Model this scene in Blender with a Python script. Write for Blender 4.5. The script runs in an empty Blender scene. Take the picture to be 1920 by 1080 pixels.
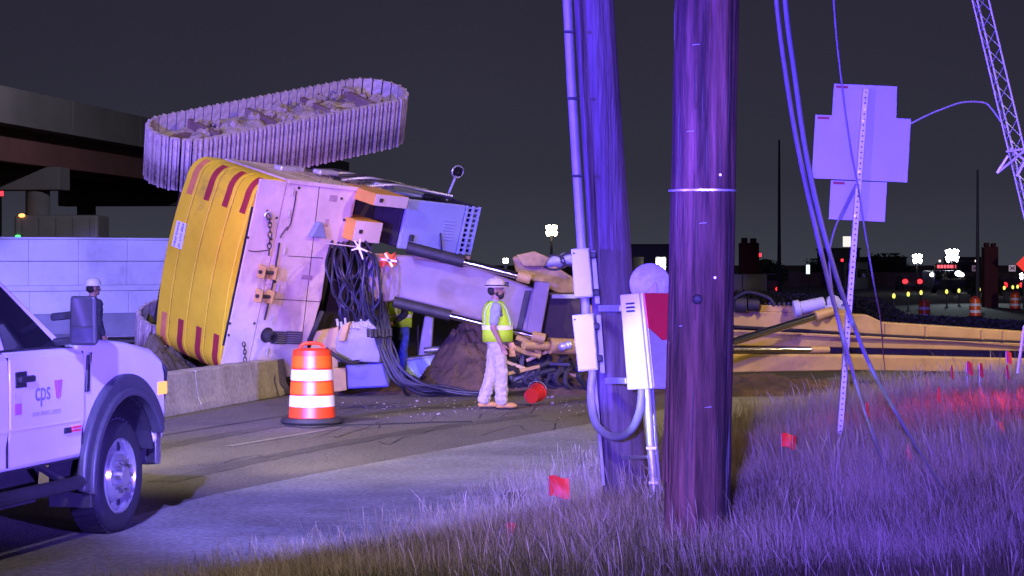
import bpy, math, random
import numpy as np
from mathutils import Vector, Matrix

random.seed(7)
rng = np.random.default_rng(7)
SC = bpy.context.scene
COL = SC.collection
R = math.radians

# ------------------------------------------------------------------ camera
CAM_Z, FPX, HOR = 2.05, 4050.0, 490.0
cam_d = bpy.data.cameras.new('camera')
cam_d.sensor_width = 36.0
cam_d.lens = 36.0 * FPX / 1920.0
cam_d.shift_y = (HOR - 540.0) / 1920.0
cam_d.clip_start = 0.1
cam_d.clip_end = 3000
cam = bpy.data.objects.new('camera', cam_d)
COL.objects.link(cam)
cam.location = (0, 0, CAM_Z)
cam.rotation_euler = (R(90), 0, 0)
SC.camera = cam


def P(px, py, Y):
    """a point of the place seen in direction (px, py), Y metres in front of the camera"""
    return Vector(((px - 960.0) / FPX * Y, Y, CAM_Z - (py - HOR) / FPX * Y))


# ------------------------------------------------------------------ night sky
W = bpy.data.worlds.new('World')
SC.world = W
W.use_nodes = True
wn, wl = W.node_tree.nodes, W.node_tree.links
wn.clear()
w_out = wn.new('ShaderNodeOutputWorld')
w_sky = wn.new('ShaderNodeTexSky')
w_sky.sky_type = 'NISHITA'
w_sky.sun_disc = False
w_sky.sun_elevation = R(-8)
w_sky.sun_rotation = R(150)
w_bg1 = wn.new('ShaderNodeBackground')
w_bg1.inputs['Strength'].default_value = 0.05
wl.new(w_sky.outputs[0], w_bg1.inputs[0])
w_tc = wn.new('ShaderNodeTexCoord')
w_sep = wn.new('ShaderNodeSeparateXYZ')
wl.new(w_tc.outputs['Generated'], w_sep.inputs[0])
w_ramp = wn.new('ShaderNodeValToRGB')          # town glow that fades with height
wl.new(w_sep.outputs[2], w_ramp.inputs[0])
cr = w_ramp.color_ramp
cr.elements[0].position = 0.0
cr.elements[0].color = (0.042, 0.046, 0.062, 1)
cr.elements[1].position = 1.0
cr.elements[1].color = (0.018, 0.016, 0.028, 1)
e = cr.elements.new(0.04); e.color = (0.029, 0.0285, 0.045, 1)
e = cr.elements.new(0.12); e.color = (0.0240, 0.0215, 0.0385, 1)
w_nz = wn.new('ShaderNodeTexNoise')
w_nz.inputs['Scale'].default_value = 5.0
w_nz.inputs['Detail'].default_value = 3.0
wl.new(w_tc.outputs['Generated'], w_nz.inputs['Vector'])
w_mr = wn.new('ShaderNodeMapRange')
w_mr.inputs['To Min'].default_value = 0.82
w_mr.inputs['To Max'].default_value = 1.15
wl.new(w_nz.outputs[0], w_mr.inputs[0])
w_bg2 = wn.new('ShaderNodeBackground')
wl.new(w_ramp.outputs[0], w_bg2.inputs[0])
wl.new(w_mr.outputs[0], w_bg2.inputs['Strength'])
w_add = wn.new('ShaderNodeAddShader')
wl.new(w_bg1.outputs[0], w_add.inputs[0])
wl.new(w_bg2.outputs[0], w_add.inputs[1])
wl.new(w_add.outputs[0], w_out.inputs[0])

# ------------------------------------------------------------------ lamps of the place and added fill spots
BLUE = (0.155, 0.085, 1.0)
BLUE3 = (0.22, 0.19, 1.0)
BLUE2 = (0.075, 0.035, 1.0)


def spot(name, loc, aim, power, color, half=20, blend=0.4, rad=0.12):
    d = bpy.data.lights.new(name, 'SPOT')
    d.energy = power
    d.color = color
    d.spot_size = R(half * 2)
    d.spot_blend = blend
    d.shadow_soft_size = rad
    o = bpy.data.objects.new(name, d)
    COL.objects.link(o)
    o.location = loc
    v = Vector(aim) - Vector(loc)
    o.rotation_euler = v.to_track_quat('-Z', 'Y').to_euler()
    return o


spot('strobe_behind', (-1.2, -7.0, 2.9), (4.6, 22.0, 9.1), 70000, BLUE, 22, 0.28, 0.2)
spot('strobe_roadside', (-19.0, 3.0, 3.4), (3.0, 19.0, 9.7), 92000, BLUE2, 21.5, 0.33, 0.2)
spot('strobe_rig', (-9.5, 13.0, 3.4), (-2.2, 33.0, 3.4), 44000, BLUE2, 17, 0.5, 0.2)
spot('pickup_fill', (9.0, -4.0, 3.2), (-3.8, 17.0, 2.35), 95000, BLUE, 6.2, 0.25, 0.2)  # added blue fill from the right that brightens the pickup's side
spot('barrier_fill', (4.0, -6.0, 3.0), (-4.3, 28.8, 0.5), 95000, BLUE3, 3.0, 0.5, 0.2)  # added narrow blue fill that tints the low barrier
spot('shoulder_fill', (-2.0, -4.0, 9.0), (-1.3, 20.2, 0.0), 80000, BLUE3, 6.0, 0.4, 0.2)  # added high blue fill, narrowed to the shoulder; no mast stands there
spot('strobe_far_side', (-13.5, 42.0, 4.5), (-14.4, 74.0, -1.6), 150000, BLUE3, 10.5, 0.35, 0.3)
spot('strobe_red', (-1.2, -7.0, 3.0), P(575, 450, 33), 36000, (1.0, 0.34, 0.34), 2.6, 0.9, 0.2)
spot('vehicle_lamp_white', (-13.0, 1.0, 1.3), (6.2, 20.0, 1.22), 15000, (0.80, 0.92, 1.0), 1.75, 0.5, 0.1)
spot('street_light_left', (-7.6, 20.0, 9.5), (-4.0, 27.0, 1.0), 5000, (1.0, 0.84, 0.64), 46, 0.5, 0.25)
spot('foreground_fill', (-3.0, -3.0, 9.0), (-1.3, 13.6, 0.0), 6000, (1.0, 0.80, 0.74), 10.5, 0.7, 0.3)  # added warm fill behind the camera, lifts the dark foreground grass
spot('street_light_near', (9.0, 15.5, 8.0), (4.6, 17.0, 0.0), 2000, (1.0, 0.62, 0.46), 32, 0.9, 0.3)
spot('street_light_right', (13.0, 27.0, 9.0), (6.5, 33.0, 0.0), 6200, (1.0, 0.72, 0.40), 48, 0.7, 0.25)
spot('bridge_fill', (-6.0, 70.0, 13.0), (-19.0, 92.0, 8.0), 9500, (0.78, 0.72, 1.0), 40, 0.8, 0.3)  # added violet fill for the overpass face, not a known street lamp
spot('flasher_red', (7.2, 23.4, 2.3), (5.2, 22.2, 0.3), 5200, (1.0, 0.03, 0.06), 24, 0.8, 0.1)

SC.view_settings.view_transform = 'Standard'
SC.view_settings.look = 'None'
SC.view_settings.exposure = 0.0
SC.view_settings.gamma = 1.0
SC.render.film_transparent = False
SC.cycles.max_bounces = 5
SC.cycles.diffuse_bounces = 2
SC.cycles.glossy_bounces = 3
SC.cycles.transmission_bounces = 4
SC.cycles.sample_clamp_indirect = 4.0
SC.cycles.use_denoising = True
SC.cycles.caustics_reflective = False
SC.cycles.caustics_refractive = False


# ------------------------------------------------------------------ helpers
def G(px, py, z=0.0):
    """point on the level z"""
    Y = (CAM_Z - z) * FPX / (py - HOR)
    return Vector(((px - 960.0) / FPX * Y, Y, z))


MATS = {}


def mat(name, color, rough=0.6, metal=0.0, var=0.15, scale=6.0, bump=0.0, bscale=None, dirt=None,
        dirt_amt=0.0, stretch=None, spec=0.5, coat=0.0, island=0.0, speck=0.0, speck_scale=60.0):
    if name in MATS:
        return MATS[name]
    m = bpy.data.materials.new(name)
    m.use_nodes = True
    n, l = m.node_tree.nodes, m.node_tree.links
    b = n['Principled BSDF']
    b.inputs['Roughness'].default_value = rough
    b.inputs['Metallic'].default_value = metal
    b.inputs['Specular IOR Level'].default_value = spec
    if coat:
        b.inputs['Coat Weight'].default_value = coat
        b.inputs['Coat Roughness'].default_value = 0.08
    tc = n.new('ShaderNodeTexCoord')
    vec = tc.outputs['Object']
    if stretch:
        mp = n.new('ShaderNodeMapping')
        mp.inputs['Scale'].default_value = stretch
        l.new(vec, mp.inputs[0])
        vec = mp.outputs[0]
    nz = n.new('ShaderNodeTexNoise')
    nz.inputs['Scale'].default_value = scale
    nz.inputs['Detail'].default_value = 6.0
    nz.inputs['Roughness'].default_value = 0.65
    l.new(vec, nz.inputs['Vector'])
    mx = n.new('ShaderNodeMix')
    mx.data_type = 'RGBA'
    c = Vector(color)
    mx.inputs[6].default_value = (*(c * (1 - var)), 1)
    mx.inputs[7].default_value = (*[min(1, x) for x in c * (1 + var)], 1)
    mr = n.new('ShaderNodeMapRange')
    mr.inputs[1].default_value = 0.3
    mr.inputs[2].default_value = 0.7
    l.new(nz.outputs[0], mr.inputs[0])
    l.new(mr.outputs[0], mx.inputs[0])
    last = mx.outputs[2]
    if dirt:
        n2 = n.new('ShaderNodeTexNoise')
        n2.inputs['Scale'].default_value = scale * 0.37
        n2.inputs['Detail'].default_value = 8.0
        n2.inputs['Roughness'].default_value = 0.7
        l.new(vec, n2.inputs['Vector'])
        r2 = n.new('ShaderNodeMapRange')
        r2.inputs[1].default_value = 0.62 - dirt_amt * 0.3
        r2.inputs[2].default_value = 0.78 - dirt_amt * 0.2
        l.new(n2.outputs[0], r2.inputs[0])
        m2 = n.new('ShaderNodeMix')
        m2.data_type = 'RGBA'
        l.new(last, m2.inputs[6])
        m2.inputs[7].default_value = (*dirt, 1)
        l.new(r2.outputs[0], m2.inputs[0])
        last = m2.outputs[2]
        m3 = n.new('ShaderNodeMapRange')
        m3.inputs[3].default_value = rough
        m3.inputs[4].default_value = min(1, rough + 0.35)
        l.new(r2.outputs[0], m3.inputs[0])
        l.new(m3.outputs[0], b.inputs['Roughness'])
    if island:
        ge = n.new('ShaderNodeNewGeometry')
        hs = n.new('ShaderNodeHueSaturation')
        rr = n.new('ShaderNodeMapRange')
        rr.inputs[3].default_value = 1 - island
        rr.inputs[4].default_value = 1 + island
        l.new(ge.outputs['Random Per Island'], rr.inputs[0])
        l.new(rr.outputs[0], hs.inputs['Value'])
        l.new(last, hs.inputs['Color'])
        last = hs.outputs[0]
    if speck:
        sn = n.new('ShaderNodeTexNoise')
        sn.inputs['Scale'].default_value = speck_scale
        sn.inputs['Detail'].default_value = 3.0
        l.new(tc.outputs['Object'], sn.inputs['Vector'])
        sr = n.new('ShaderNodeMapRange')
        sr.inputs[1].default_value = 0.35
        sr.inputs[2].default_value = 0.65
        sr.inputs[3].default_value = 1 - speck
        sr.inputs[4].default_value = 1 + speck
        l.new(sn.outputs[0], sr.inputs[0])
        sh_ = n.new('ShaderNodeHueSaturation')
        l.new(sr.outputs[0], sh_.inputs['Value'])
        l.new(last, sh_.inputs['Color'])
        last = sh_.outputs[0]
    l.new(last, b.inputs['Base Color'])
    if bump:
        bn = n.new('ShaderNodeTexNoise')
        bn.inputs['Scale'].default_value = bscale or scale * 4
        bn.inputs['Detail'].default_value = 5.0
        l.new(vec, bn.inputs['Vector'])
        bp = n.new('ShaderNodeBump')
        bp.inputs['Strength'].default_value = bump
        bp.inputs['Distance'].default_value = 0.03
        l.new(bn.outputs[0], bp.inputs['Height'])
        l.new(bp.outputs[0], b.inputs['Normal'])
    MATS[name] = m
    return m


def glow(name, color, strength):
    if name in MATS:
        return MATS[name]
    m = bpy.data.materials.new(name)
    m.use_nodes = True
    n, l = m.node_tree.nodes, m.node_tree.links
    n.clear()
    o = n.new('ShaderNodeOutputMaterial')
    em = n.new('ShaderNodeEmission')
    em.inputs[0].default_value = (*color, 1)
    em.inputs[1].default_value = strength
    l.new(em.outputs[0], o.inputs[0])
    MATS[name] = m
    return m


class MB:
    def __init__(s):
        s.v, s.f = [], []

    def add(s, vs, fs):
        k = len(s.v)
        s.v += [Vector(v) for v in vs]
        s.f += [tuple(i + k for i in f) for f in fs]
        return s

    def pbox(s, o, a, b, c):
        o, a, b, c = Vector(o), Vector(a), Vector(b), Vector(c)
        vs = [o, o + a, o + a + b, o + b, o + c, o + a + c, o + a + b + c, o + b + c]
        if a.cross(b).dot(c) < 0:
            fs = [(0, 1, 2, 3), (7, 6, 5, 4), (4, 5, 1, 0), (5, 6, 2, 1), (6, 7, 3, 2), (7, 4, 0, 3)]
        else:
            fs = [(3, 2, 1, 0), (4, 5, 6, 7), (0, 1, 5, 4), (1, 2, 6, 5), (2, 3, 7, 6), (3, 0, 4, 7)]
        return s.add(vs, fs)

    def box(s, c, size, rot=None):
        c = Vector(c)
        sx, sy, sz = size
        a, b, d = Vector((sx, 0, 0)), Vector((0, sy, 0)), Vector((0, 0, sz))
        if rot is not None:
            a, b, d = rot @ a, rot @ b, rot @ d
        return s.pbox(c - (a + b + d) / 2, a, b, d)

    def b6(s, x0, x1, y0, y1, z0, z1):
        return s.box(((x0 + x1) / 2, (y0 + y1) / 2, (z0 + z1) / 2), (abs(x1 - x0), abs(y1 - y0), abs(z1 - z0)))

    def loft(s, rings, caps=True, closed=True):
        n = len(rings[0])
        k = len(s.v)
        for r in rings:
            s.v += [Vector(p) for p in r]
        for i in range(len(rings) - 1):
            for j in range(n if closed else n - 1):
                a, b = k + i * n + j, k + i * n + (j + 1) % n
                s.f.append((a, b, b + n, a + n))
        if caps:
            s.f.append(tuple(k + j for j in reversed(range(n))))
            s.f.append(tuple(k + (len(rings) - 1) * n + j for j in range(n)))
        return s

    def cyl(s, p0, p1, r0, r1=None, n=12, caps=True):
        p0, p1 = Vector(p0), Vector(p1)
        r1 = r0 if r1 is None else r1
        q = (p1 - p0).to_track_quat('Z', 'Y')
        u, v = q @ Vector((1, 0, 0)), q @ Vector((0, 1, 0))
        ring = lambda p, r: [p + (u * math.cos(2 * math.pi * i / n) + v * math.sin(2 * math.pi * i / n)) * r for i in range(n)]
        return s.loft([ring(p0, r0), ring(p1, r1)], caps)

    def tube(s, pts, r, n=8, caps=True):
        pts = [Vector(p) for p in pts]
        rings = []
        up = None
        for i, p in enumerate(pts):
            t = (pts[min(i + 1, len(pts) - 1)] - pts[max(i - 1, 0)]).normalized()
            if up is None:
                up = t.orthogonal().normalized()
            up = (up - t * up.dot(t))
            up = up.normalized() if up.length > 1e-6 else t.orthogonal().normalized()
            w = t.cross(up)
            rr = r[i] if isinstance(r, (list, tuple)) else r
            rings.append([p + (up * math.cos(2 * math.pi * j / n) + w * math.sin(2 * math.pi * j / n)) * rr for j in range(n)])
        return s.loft(rings, caps)

    def prism(s, poly, vec):
        """poly: list of 3D points in a plane; extruded by vec"""
        poly = [Vector(p) for p in poly]
        vec = Vector(vec)
        nrm = Vector((0, 0, 0))
        for i in range(len(poly)):
            nrm += (poly[i] - poly[0]).cross(poly[(i + 1) % len(poly)] - poly[0])
        if nrm.dot(vec) < 0:
            poly = poly[::-1]
        n = len(poly)
        k = len(s.v)
        s.v += poly + [p + vec for p in poly]
        for i in range(n):
            j = (i + 1) % n
            s.f.append((k + i, k + j, k + n + j, k + n + i))
        s.f.append(tuple(k + i for i in reversed(range(n))))
        s.f.append(tuple(k + n + i for i in range(n)))
        return s

    def ball(s, c, r, seg=12, rings=8, rot=None):
        c = Vector(c)
        r = (r, r, r) if isinstance(r, (int, float)) else r
        k = len(s.v)
        for i in range(1, rings):
            th = math.pi * i / rings
            for j in range(seg):
                ph = 2 * math.pi * j / seg
                p = Vector((r[0] * math.sin(th) * math.cos(ph), r[1] * math.sin(th) * math.sin(ph), r[2] * math.cos(th)))
                s.v.append(c + (rot @ p if rot is not None else p))
        t = len(s.v)
        for z in (r[2], -r[2]):
            p = Vector((0, 0, z))
            s.v.append(c + (rot @ p if rot is not None else p))
        for i in range(rings - 2):
            for j in range(seg):
                a, b = k + i * seg + j, k + i * seg + (j + 1) % seg
                s.f.append((a, a + seg, b + seg, b))
        for j in range(seg):
            s.f.append((t, k + j, k + (j + 1) % seg))
            a = k + (rings - 2) * seg
            s.f.append((t + 1, a + (j + 1) % seg, a + j))
        return s

    def lathe(s, prof, c=(0, 0, 0), axis='z', n=24, caps=False):
        c = Vector(c)
        rings = []
        for (r, h) in prof:
            ring = []
            for j in range(n):
                a = 2 * math.pi * j / n
                x, y = r * math.cos(a), r * math.sin(a)
                ring.append(c + (Vector((x, y, h)) if axis == 'z' else Vector((y, h, x)) if axis == 'y' else Vector((h, x, y))))
            rings.append(ring)
        return s.loft(rings, caps)

    def cap(s, p0, p1, r0, r1=None, n=12):
        """capsule with tapered shaft"""
        r1 = r0 if r1 is None else r1
        s.cyl(p0, p1, r0, r1, n)
        s.ball(p0, r0, n, 8)
        s.ball(p1, r1, n, 8)
        return s

    def build(s, name, m, parent=None, frame=None, smooth=35, bevel=0.0, seg=2, remesh=0.0, sm_it=0, subsurf=0):
        """frame: matrix whose inverse takes the given points to the parent's space"""
        me = bpy.data.meshes.new(name)
        vs = s.v
        if frame is not None:
            inv = frame.inverted()
            vs = [inv @ v for v in vs]
        me.from_pydata([tuple(v) for v in vs], [], s.f)
        me.update()
        o = bpy.data.objects.new(name, me)
        COL.objects.link(o)
        if m is not None:
            me.materials.append(m)
        if parent is not None:
            o.parent = parent
        if smooth:
            me.polygons.foreach_set('use_smooth', [True] * len(me.polygons))
            if smooth < 180:
                me.set_sharp_from_angle(angle=R(smooth))
        if remesh:
            md = o.modifiers.new('remesh', 'REMESH')
            md.mode = 'VOXEL'
            md.voxel_size = remesh
            md.use_smooth_shade = True
            if sm_it:
                md = o.modifiers.new('smooth', 'SMOOTH')
                md.iterations = sm_it
                md.factor = 0.5
        if bevel:
            md = o.modifiers.new('bevel', 'BEVEL')
            md.width = bevel
            md.segments = seg
            md.limit_method = 'ANGLE'
            md.angle_limit = R(40)
        if subsurf:
            md = o.modifiers.new('sub', 'SUBSURF')
            md.levels = md.render_levels = subsurf
        return o


def tag(o, label, cat, group=None):
    o['label'] = label
    o['category'] = cat
    if group:
        o['group'] = group
    return o


def structure(o):
    o['kind'] = 'structure'
    return o


def stuff(o, label=None, cat=None):
    o['kind'] = 'stuff'
    if label:
        o['label'] = label
    if cat:
        o['category'] = cat
    return o


def thing(name, label, cat, loc=(0, 0, 0), rz=0.0, group=None, mtx=None):
    o = bpy.data.objects.new(name, None)
    COL.objects.link(o)
    o.empty_display_size = 0.2
    if mtx is not None:
        o.matrix_world = mtx
    else:
        o.location = loc
        o.rotation_euler = (0, 0, rz)
    return tag(o, label, cat, group)


def fr(o):
    """frame of a thing at the scene's top level"""
    return Matrix.LocRotScale(o.location, o.rotation_euler, o.scale)


def dup(root, loc=None, rz=None, label=None):
    r = root.copy()
    COL.objects.link(r)
    if loc is not None:
        r.location = loc
    if rz is not None:
        r.rotation_euler = (0, 0, rz)
    if label:
        r['label'] = label

    def rec(src, dst):
        for ch in list(src.children):
            c = ch.copy()
            COL.objects.link(c)
            c.parent = dst
            rec(ch, c)
    rec(root, r)
    return r


def word(name, body, size, m, parent, mtx, thick=0.002, spacing=1.0):
    """raised lettering; mtx places it in the parent's space (x along the line, z out of the surface)"""
    cu = bpy.data.curves.new(name, 'FONT')
    cu.body = body
    cu.size = size
    cu.extrude = thick
    cu.resolution_u = 3
    cu.align_x = 'CENTER'
    cu.align_y = 'CENTER'
    cu.space_character = spacing
    t = bpy.data.objects.new(name, cu)
    COL.objects.link(t)
    bpy.context.view_layer.update()
    me = bpy.data.meshes.new_from_object(t.evaluated_get(bpy.context.evaluated_depsgraph_get()))
    bpy.data.objects.remove(t)
    me.transform(mtx)
    me.materials.clear()
    me.materials.append(m)
    o = bpy.data.objects.new(name, me)
    COL.objects.link(o)
    o.parent = parent
    return o


def axes(o, x, y, z):
    m = Matrix.Identity(4)
    for i, a in enumerate((x, y, z)):
        a = Vector(a).normalized()
        for k in range(3):
            m[k][i] = a[k]
    for k in range(3):
        m[k][3] = Vector(o)[k]
    return m


def smoothpath(pts, k=6):
    """Catmull-Rom through the points"""
    pts = [Vector(p) for p in pts]
    out = []
    for i in range(len(pts) - 1):
        p0, p1, p2, p3 = pts[max(i - 1, 0)], pts[i], pts[i + 1], pts[min(i + 2, len(pts) - 1)]
        for j in range(k):
            t = j / k
            out.append(0.5 * ((2 * p1) + (p2 - p0) * t + (2 * p0 - 5 * p1 + 4 * p2 - p3) * t * t + (3 * p1 - p0 - 3 * p2 + p3) * t ** 3))
    out.append(pts[-1])
    return out


def lerp1(xs, ys, x):
    return float(np.interp(x, xs, ys))


def vnoise(x, y, seed=0):
    """cheap smooth value noise for numpy arrays, about -1..1"""
    s = seed * 1.7
    return (np.sin(x * 1.3 + 1.7 * np.sin(y * 0.9 + s) + s) + np.sin(y * 1.7 + 1.3 * np.sin(x * 1.1 - s) + 2.1 * s)
            + 0.5 * np.sin(x * 3.7 + y * 2.9 + s * 3) + 0.5 * np.sin(y * 4.3 - x * 2.3 + s)) / 3.0


# ------------------------------------------------------------------ materials
YELLOW = mat('counterweight yellow paint', (0.76, 0.58, 0.022), 0.5, 0, 0.10, 2.0, 0.0, dirt=(0.40, 0.28, 0.03), dirt_amt=0.2, spec=0.2)
CREAM = mat('cream house paint', (0.62, 0.52, 0.45), 0.5, 0, 0.16, 1.8, 0.12, 7, dirt=(0.30, 0.22, 0.16), dirt_amt=0.42)
RIGTAN = mat('tan mast paint', (0.50, 0.335, 0.09), 0.5, 0, 0.18, 2.0, 0.0, dirt=(0.16, 0.11, 0.07), dirt_amt=0.3)
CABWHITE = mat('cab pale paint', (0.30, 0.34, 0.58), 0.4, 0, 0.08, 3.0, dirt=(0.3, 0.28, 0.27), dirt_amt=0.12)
DARK = mat('dark steel', (0.035, 0.032, 0.034), 0.6, 0.2, 0.3, 5, 0.1)
BLACK = mat('black rubber', (0.022, 0.022, 0.024), 0.65, 0, 0.25, 8, 0.1)
HOSE = mat('hydraulic hose rubber', (0.022, 0.022, 0.028), 0.5, 0, 0.3, 8)
STEEL = mat('worn track steel', (0.50, 0.43, 0.31), 0.65, 0.05, 0.4, 4, 0.3, dirt=(0.07, 0.05, 0.035), dirt_amt=0.62, island=0.25)
CHROME = mat('chrome rod', (0.85, 0.85, 0.87), 0.12, 1.0, 0.03, 3)
GALV = mat('galvanised steel', (0.62, 0.63, 0.65), 0.42, 0.55, 0.12, 9)
DIRT = mat('loose soil', (0.115, 0.072, 0.040), 0.95, 0, 0.4, 3, 0.9, 14, dirt=(0.05, 0.034, 0.022), dirt_amt=0.6)
MUD = mat('dried mud', (0.33, 0.27, 0.18), 0.95, 0, 0.35, 4, 0.8, 18)
CONC = mat('barrier concrete', (0.40, 0.37, 0.33), 0.85, 0, 0.18, 1.6, 0.35, 40, dirt=(0.15, 0.115, 0.09), dirt_amt=0.38, stretch=(1, 1, 0.35), speck=0.15, speck_scale=18)
WALLC = mat('wall concrete', (0.46, 0.44, 0.42), 0.85, 0, 0.12, 0.5, 0.1, 12, dirt=(0.25, 0.22, 0.2), dirt_amt=0.2)
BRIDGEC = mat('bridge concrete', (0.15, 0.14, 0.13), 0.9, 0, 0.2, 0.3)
WOOD = mat('weathered pole wood', (0.17, 0.078, 0.066), 0.9, 0, 0.5, 9, 1.0, 14, dirt=(0.028, 0.016, 0.013), dirt_amt=0.75, stretch=(2.6, 2.6, 0.16))
WOOD2 = mat('grey pole wood', (0.15, 0.115, 0.135), 0.9, 0, 0.4, 9, 1.0, 14, dirt=(0.08, 0.055, 0.055), dirt_amt=0.5, stretch=(2.6, 2.6, 0.16))
WHITE = mat('truck white paint', (0.72, 0.72, 0.74), 0.24, 0, 0.05, 1.5, coat=0.5, dirt=(0.46, 0.43, 0.41), dirt_amt=0.16)
CONDUIT = mat('painted conduit', (0.30, 0.30, 0.33), 0.5, 0.1, 0.12, 9)
PLASTIC = mat('black trim plastic', (0.03, 0.03, 0.032), 0.5, 0, 0.2, 10)
FLARE = mat('grey flare plastic', (0.055, 0.058, 0.06), 0.45, 0, 0.12, 10)
GLASS = mat('dark window glass', (0.012, 0.012, 0.016), 0.06, 0, 0.1, 2)
RED = mat('red tape', (0.33, 0.035, 0.03), 0.5, 0, 0.15, 5)
FADED = mat('faded orange tape', (0.62, 0.22, 0.06), 0.6, 0, 0.2, 6)
FLAGR = mat('red flag plastic', (0.85, 0.045, 0.03), 0.5, 0, 0.1, 20)
ORANGE = mat('drum orange plastic', (0.86, 0.062, 0.012), 0.38, 0, 0.06, 5)
SHEET = mat('drum white sheeting', (0.88, 0.87, 0.85), 0.35, 0, 0.04, 12)
ORSHEET = mat('drum orange sheeting', (0.95, 0.14, 0.012), 0.3, 0, 0.05, 12)
ENAMEL = mat('grey enamel box', (0.46, 0.47, 0.49), 0.4, 0, 0.08, 6)
ALU = mat('sign back aluminium', (0.46, 0.46, 0.48), 0.45, 0.1, 0.05, 3)
LIME = mat('lime vest fabric', (0.46, 0.80, 0.02), 0.75, 0, 0.1, 30)
TAPE = mat('silver reflective tape', (0.86, 0.87, 0.82), 0.4, 0, 0.05, 30)
SKIN = mat('skin', (0.32, 0.17, 0.12), 0.55, 0, 0.12, 14)
KHAKI = mat('khaki trousers', (0.46, 0.40, 0.33), 0.85, 0, 0.15, 12, 0.3, 40)
SHIRT = mat('blue grey shirt', (0.30, 0.32, 0.42), 0.85, 0, 0.12, 15, 0.2, 40)
DENIM = mat('blue denim', (0.06, 0.10, 0.26), 0.85, 0, 0.2, 15)
NAVY = mat('dark jacket', (0.025, 0.025, 0.04), 0.8, 0, 0.2, 15)
TANB = mat('tan boot leather', (0.50, 0.27, 0.07), 0.7, 0, 0.15, 14)
HATW = mat('white hard hat', (0.72, 0.72, 0.70), 0.35, 0, 0.04, 8)
HATT = mat('tan hard hat', (0.50, 0.43, 0.34), 0.45, 0, 0.1, 8)
HAIR = mat('dark hair', (0.018, 0.013, 0.011), 0.8, 0, 0.2, 30)
ASPH = mat('asphalt', (0.135, 0.122, 0.112), 0.85, 0, 0.2, 0.7, 0.5, 60, dirt=(0.095, 0.085, 0.078), dirt_amt=0.45, stretch=(1.0, 0.35, 1.0), speck=0.28, speck_scale=26)
SHOULD = mat('pale shoulder concrete', (0.25, 0.245, 0.24), 0.9, 0, 0.2, 1.1, 0.35, 60, dirt=(0.15, 0.14, 0.13), dirt_amt=0.4, speck=0.25, speck_scale=22)
SOIL = mat('bank soil', (0.085, 0.068, 0.045), 0.95, 0, 0.4, 1.2, 0.8, 20)
FARASPH = mat('far pavement', (0.075, 0.08, 0.085), 0.85, 0, 0.2, 0.05)
PAINTW = mat('worn road paint', (0.24, 0.22, 0.20), 0.8, 0, 0.3, 9)


# ------------------------------------------------------------------ ground, road, shoulder
XE = ([-20, 0, 15.1, 18.9, 20.8, 23.0, 27.0, 40.0, 60.0], [-14, -8.0, -3.58, -2.6, -1.85, -0.9, 0.93, 6.5, 16.0])
XG = ([-20, 0, 10, 13.8, 16.3, 19.0, 21.8, 24.4, 27.0, 40.0, 60.0], [-13, -8.5, -4.6, -2.7, -1.15, -0.5, 0.25, 0.95, 1.75, 7.2, 17.0])
XF = ([-20, 15, 27.7, 33.2, 40.0, 60.0], [-18, -8.3, -4.7, -3.40, -1.0, 7.0])   # far edge of the asphalt


def xg(y):
    return np.interp(y, *XG)


def sstep(a, b, x):
    t = np.clip((x - a) / (b - a), 0, 1)
    return t * t * (3 - 2 * t)


def gz(x, y):
    x, y = np.asarray(x, float), np.asarray(y, float)
    d = x - xg(y)
    bank = sstep(0.5, 4.2, d) * (1 - sstep(29.5, 35, y)) * (0.42 + 0.05 * vnoise(x * 0.7, y * 0.6, 3))
    bank = bank + 0.10 * sstep(2.0, 7.0, d) * sstep(12, 24, y) * (1 - sstep(28, 34, y))
    far = -0.75 * sstep(45, 88, y)
    return bank + far - 0.004 * (d < 0.0)


gx = np.concatenate([[-900, -500, -250, -120, -60, -35, -22], np.arange(-15, 16.01, 0.3), [18, 22, 30, 45, 70, 120, 250, 500, 900]])
gy = np.concatenate([[-60, -25, -10, 0, 5], np.arange(8, 40.01, 0.3), np.arange(42, 100, 4), [110, 130, 160, 200, 260, 350, 500, 800, 1500]])
XX, YY = np.meshgrid(gx, gy)
ZZ = gz(XX, YY)
mb = MB()
nx, ny = len(gx), len(gy)
mb.v = [Vector((a, b, c)) for a, b, c in zip(XX.ravel(), YY.ravel(), ZZ.ravel())]
mb.f = [(j * nx + i, j * nx + i + 1, (j + 1) * nx + i + 1, (j + 1) * nx + i) for j in range(ny - 1) for i in range(nx - 1)]
structure(mb.build('ground', SOIL, smooth=180))

ys = np.concatenate([np.arange(-10, 60.1, 1.0)])


def strip(name, fa, fb, m, z, ys=ys, nsub=1):
    mb = MB()
    for y in ys:
        a, b = fa(y), fb(y)
        for k in range(nsub + 1):
            mb.v.append(Vector((a + (b - a) * k / nsub, y, z)))
    w = nsub + 1
    for i in range(len(ys) - 1):
        for k in range(nsub):
            mb.f.append((i * w + k, i * w + k + 1, (i + 1) * w + k + 1, (i + 1) * w + k))
    return mb.build(name, m, smooth=180)


road = structure(strip('road', lambda y: np.interp(y, *XF), lambda y: np.interp(y, *XE), ASPH, 0.004))
structure(strip('shoulder', lambda y: np.interp(y, *XE) - 0.02, lambda y: xg(y) + 0.6 + 0.25 * float(vnoise(y * 1.3, 0.4, 5)), SHOULD, 0.009, np.arange(-10, 45, 0.25)))
# low worn edge of the pavement: a lip of broken asphalt against the shoulder
a, b = G(430, 838), G(612, 807)
t = (b - a).normalized()
s_ = Vector((t.y, -t.x, 0)) * 0.055
mb = MB().add([a - s_, a + s_, b + s_, b - s_], [(0, 1, 2, 3)])
for v in mb.v:
    v.z = 0.010
structure(mb.build('lane_line', PAINTW, smooth=0))

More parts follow.
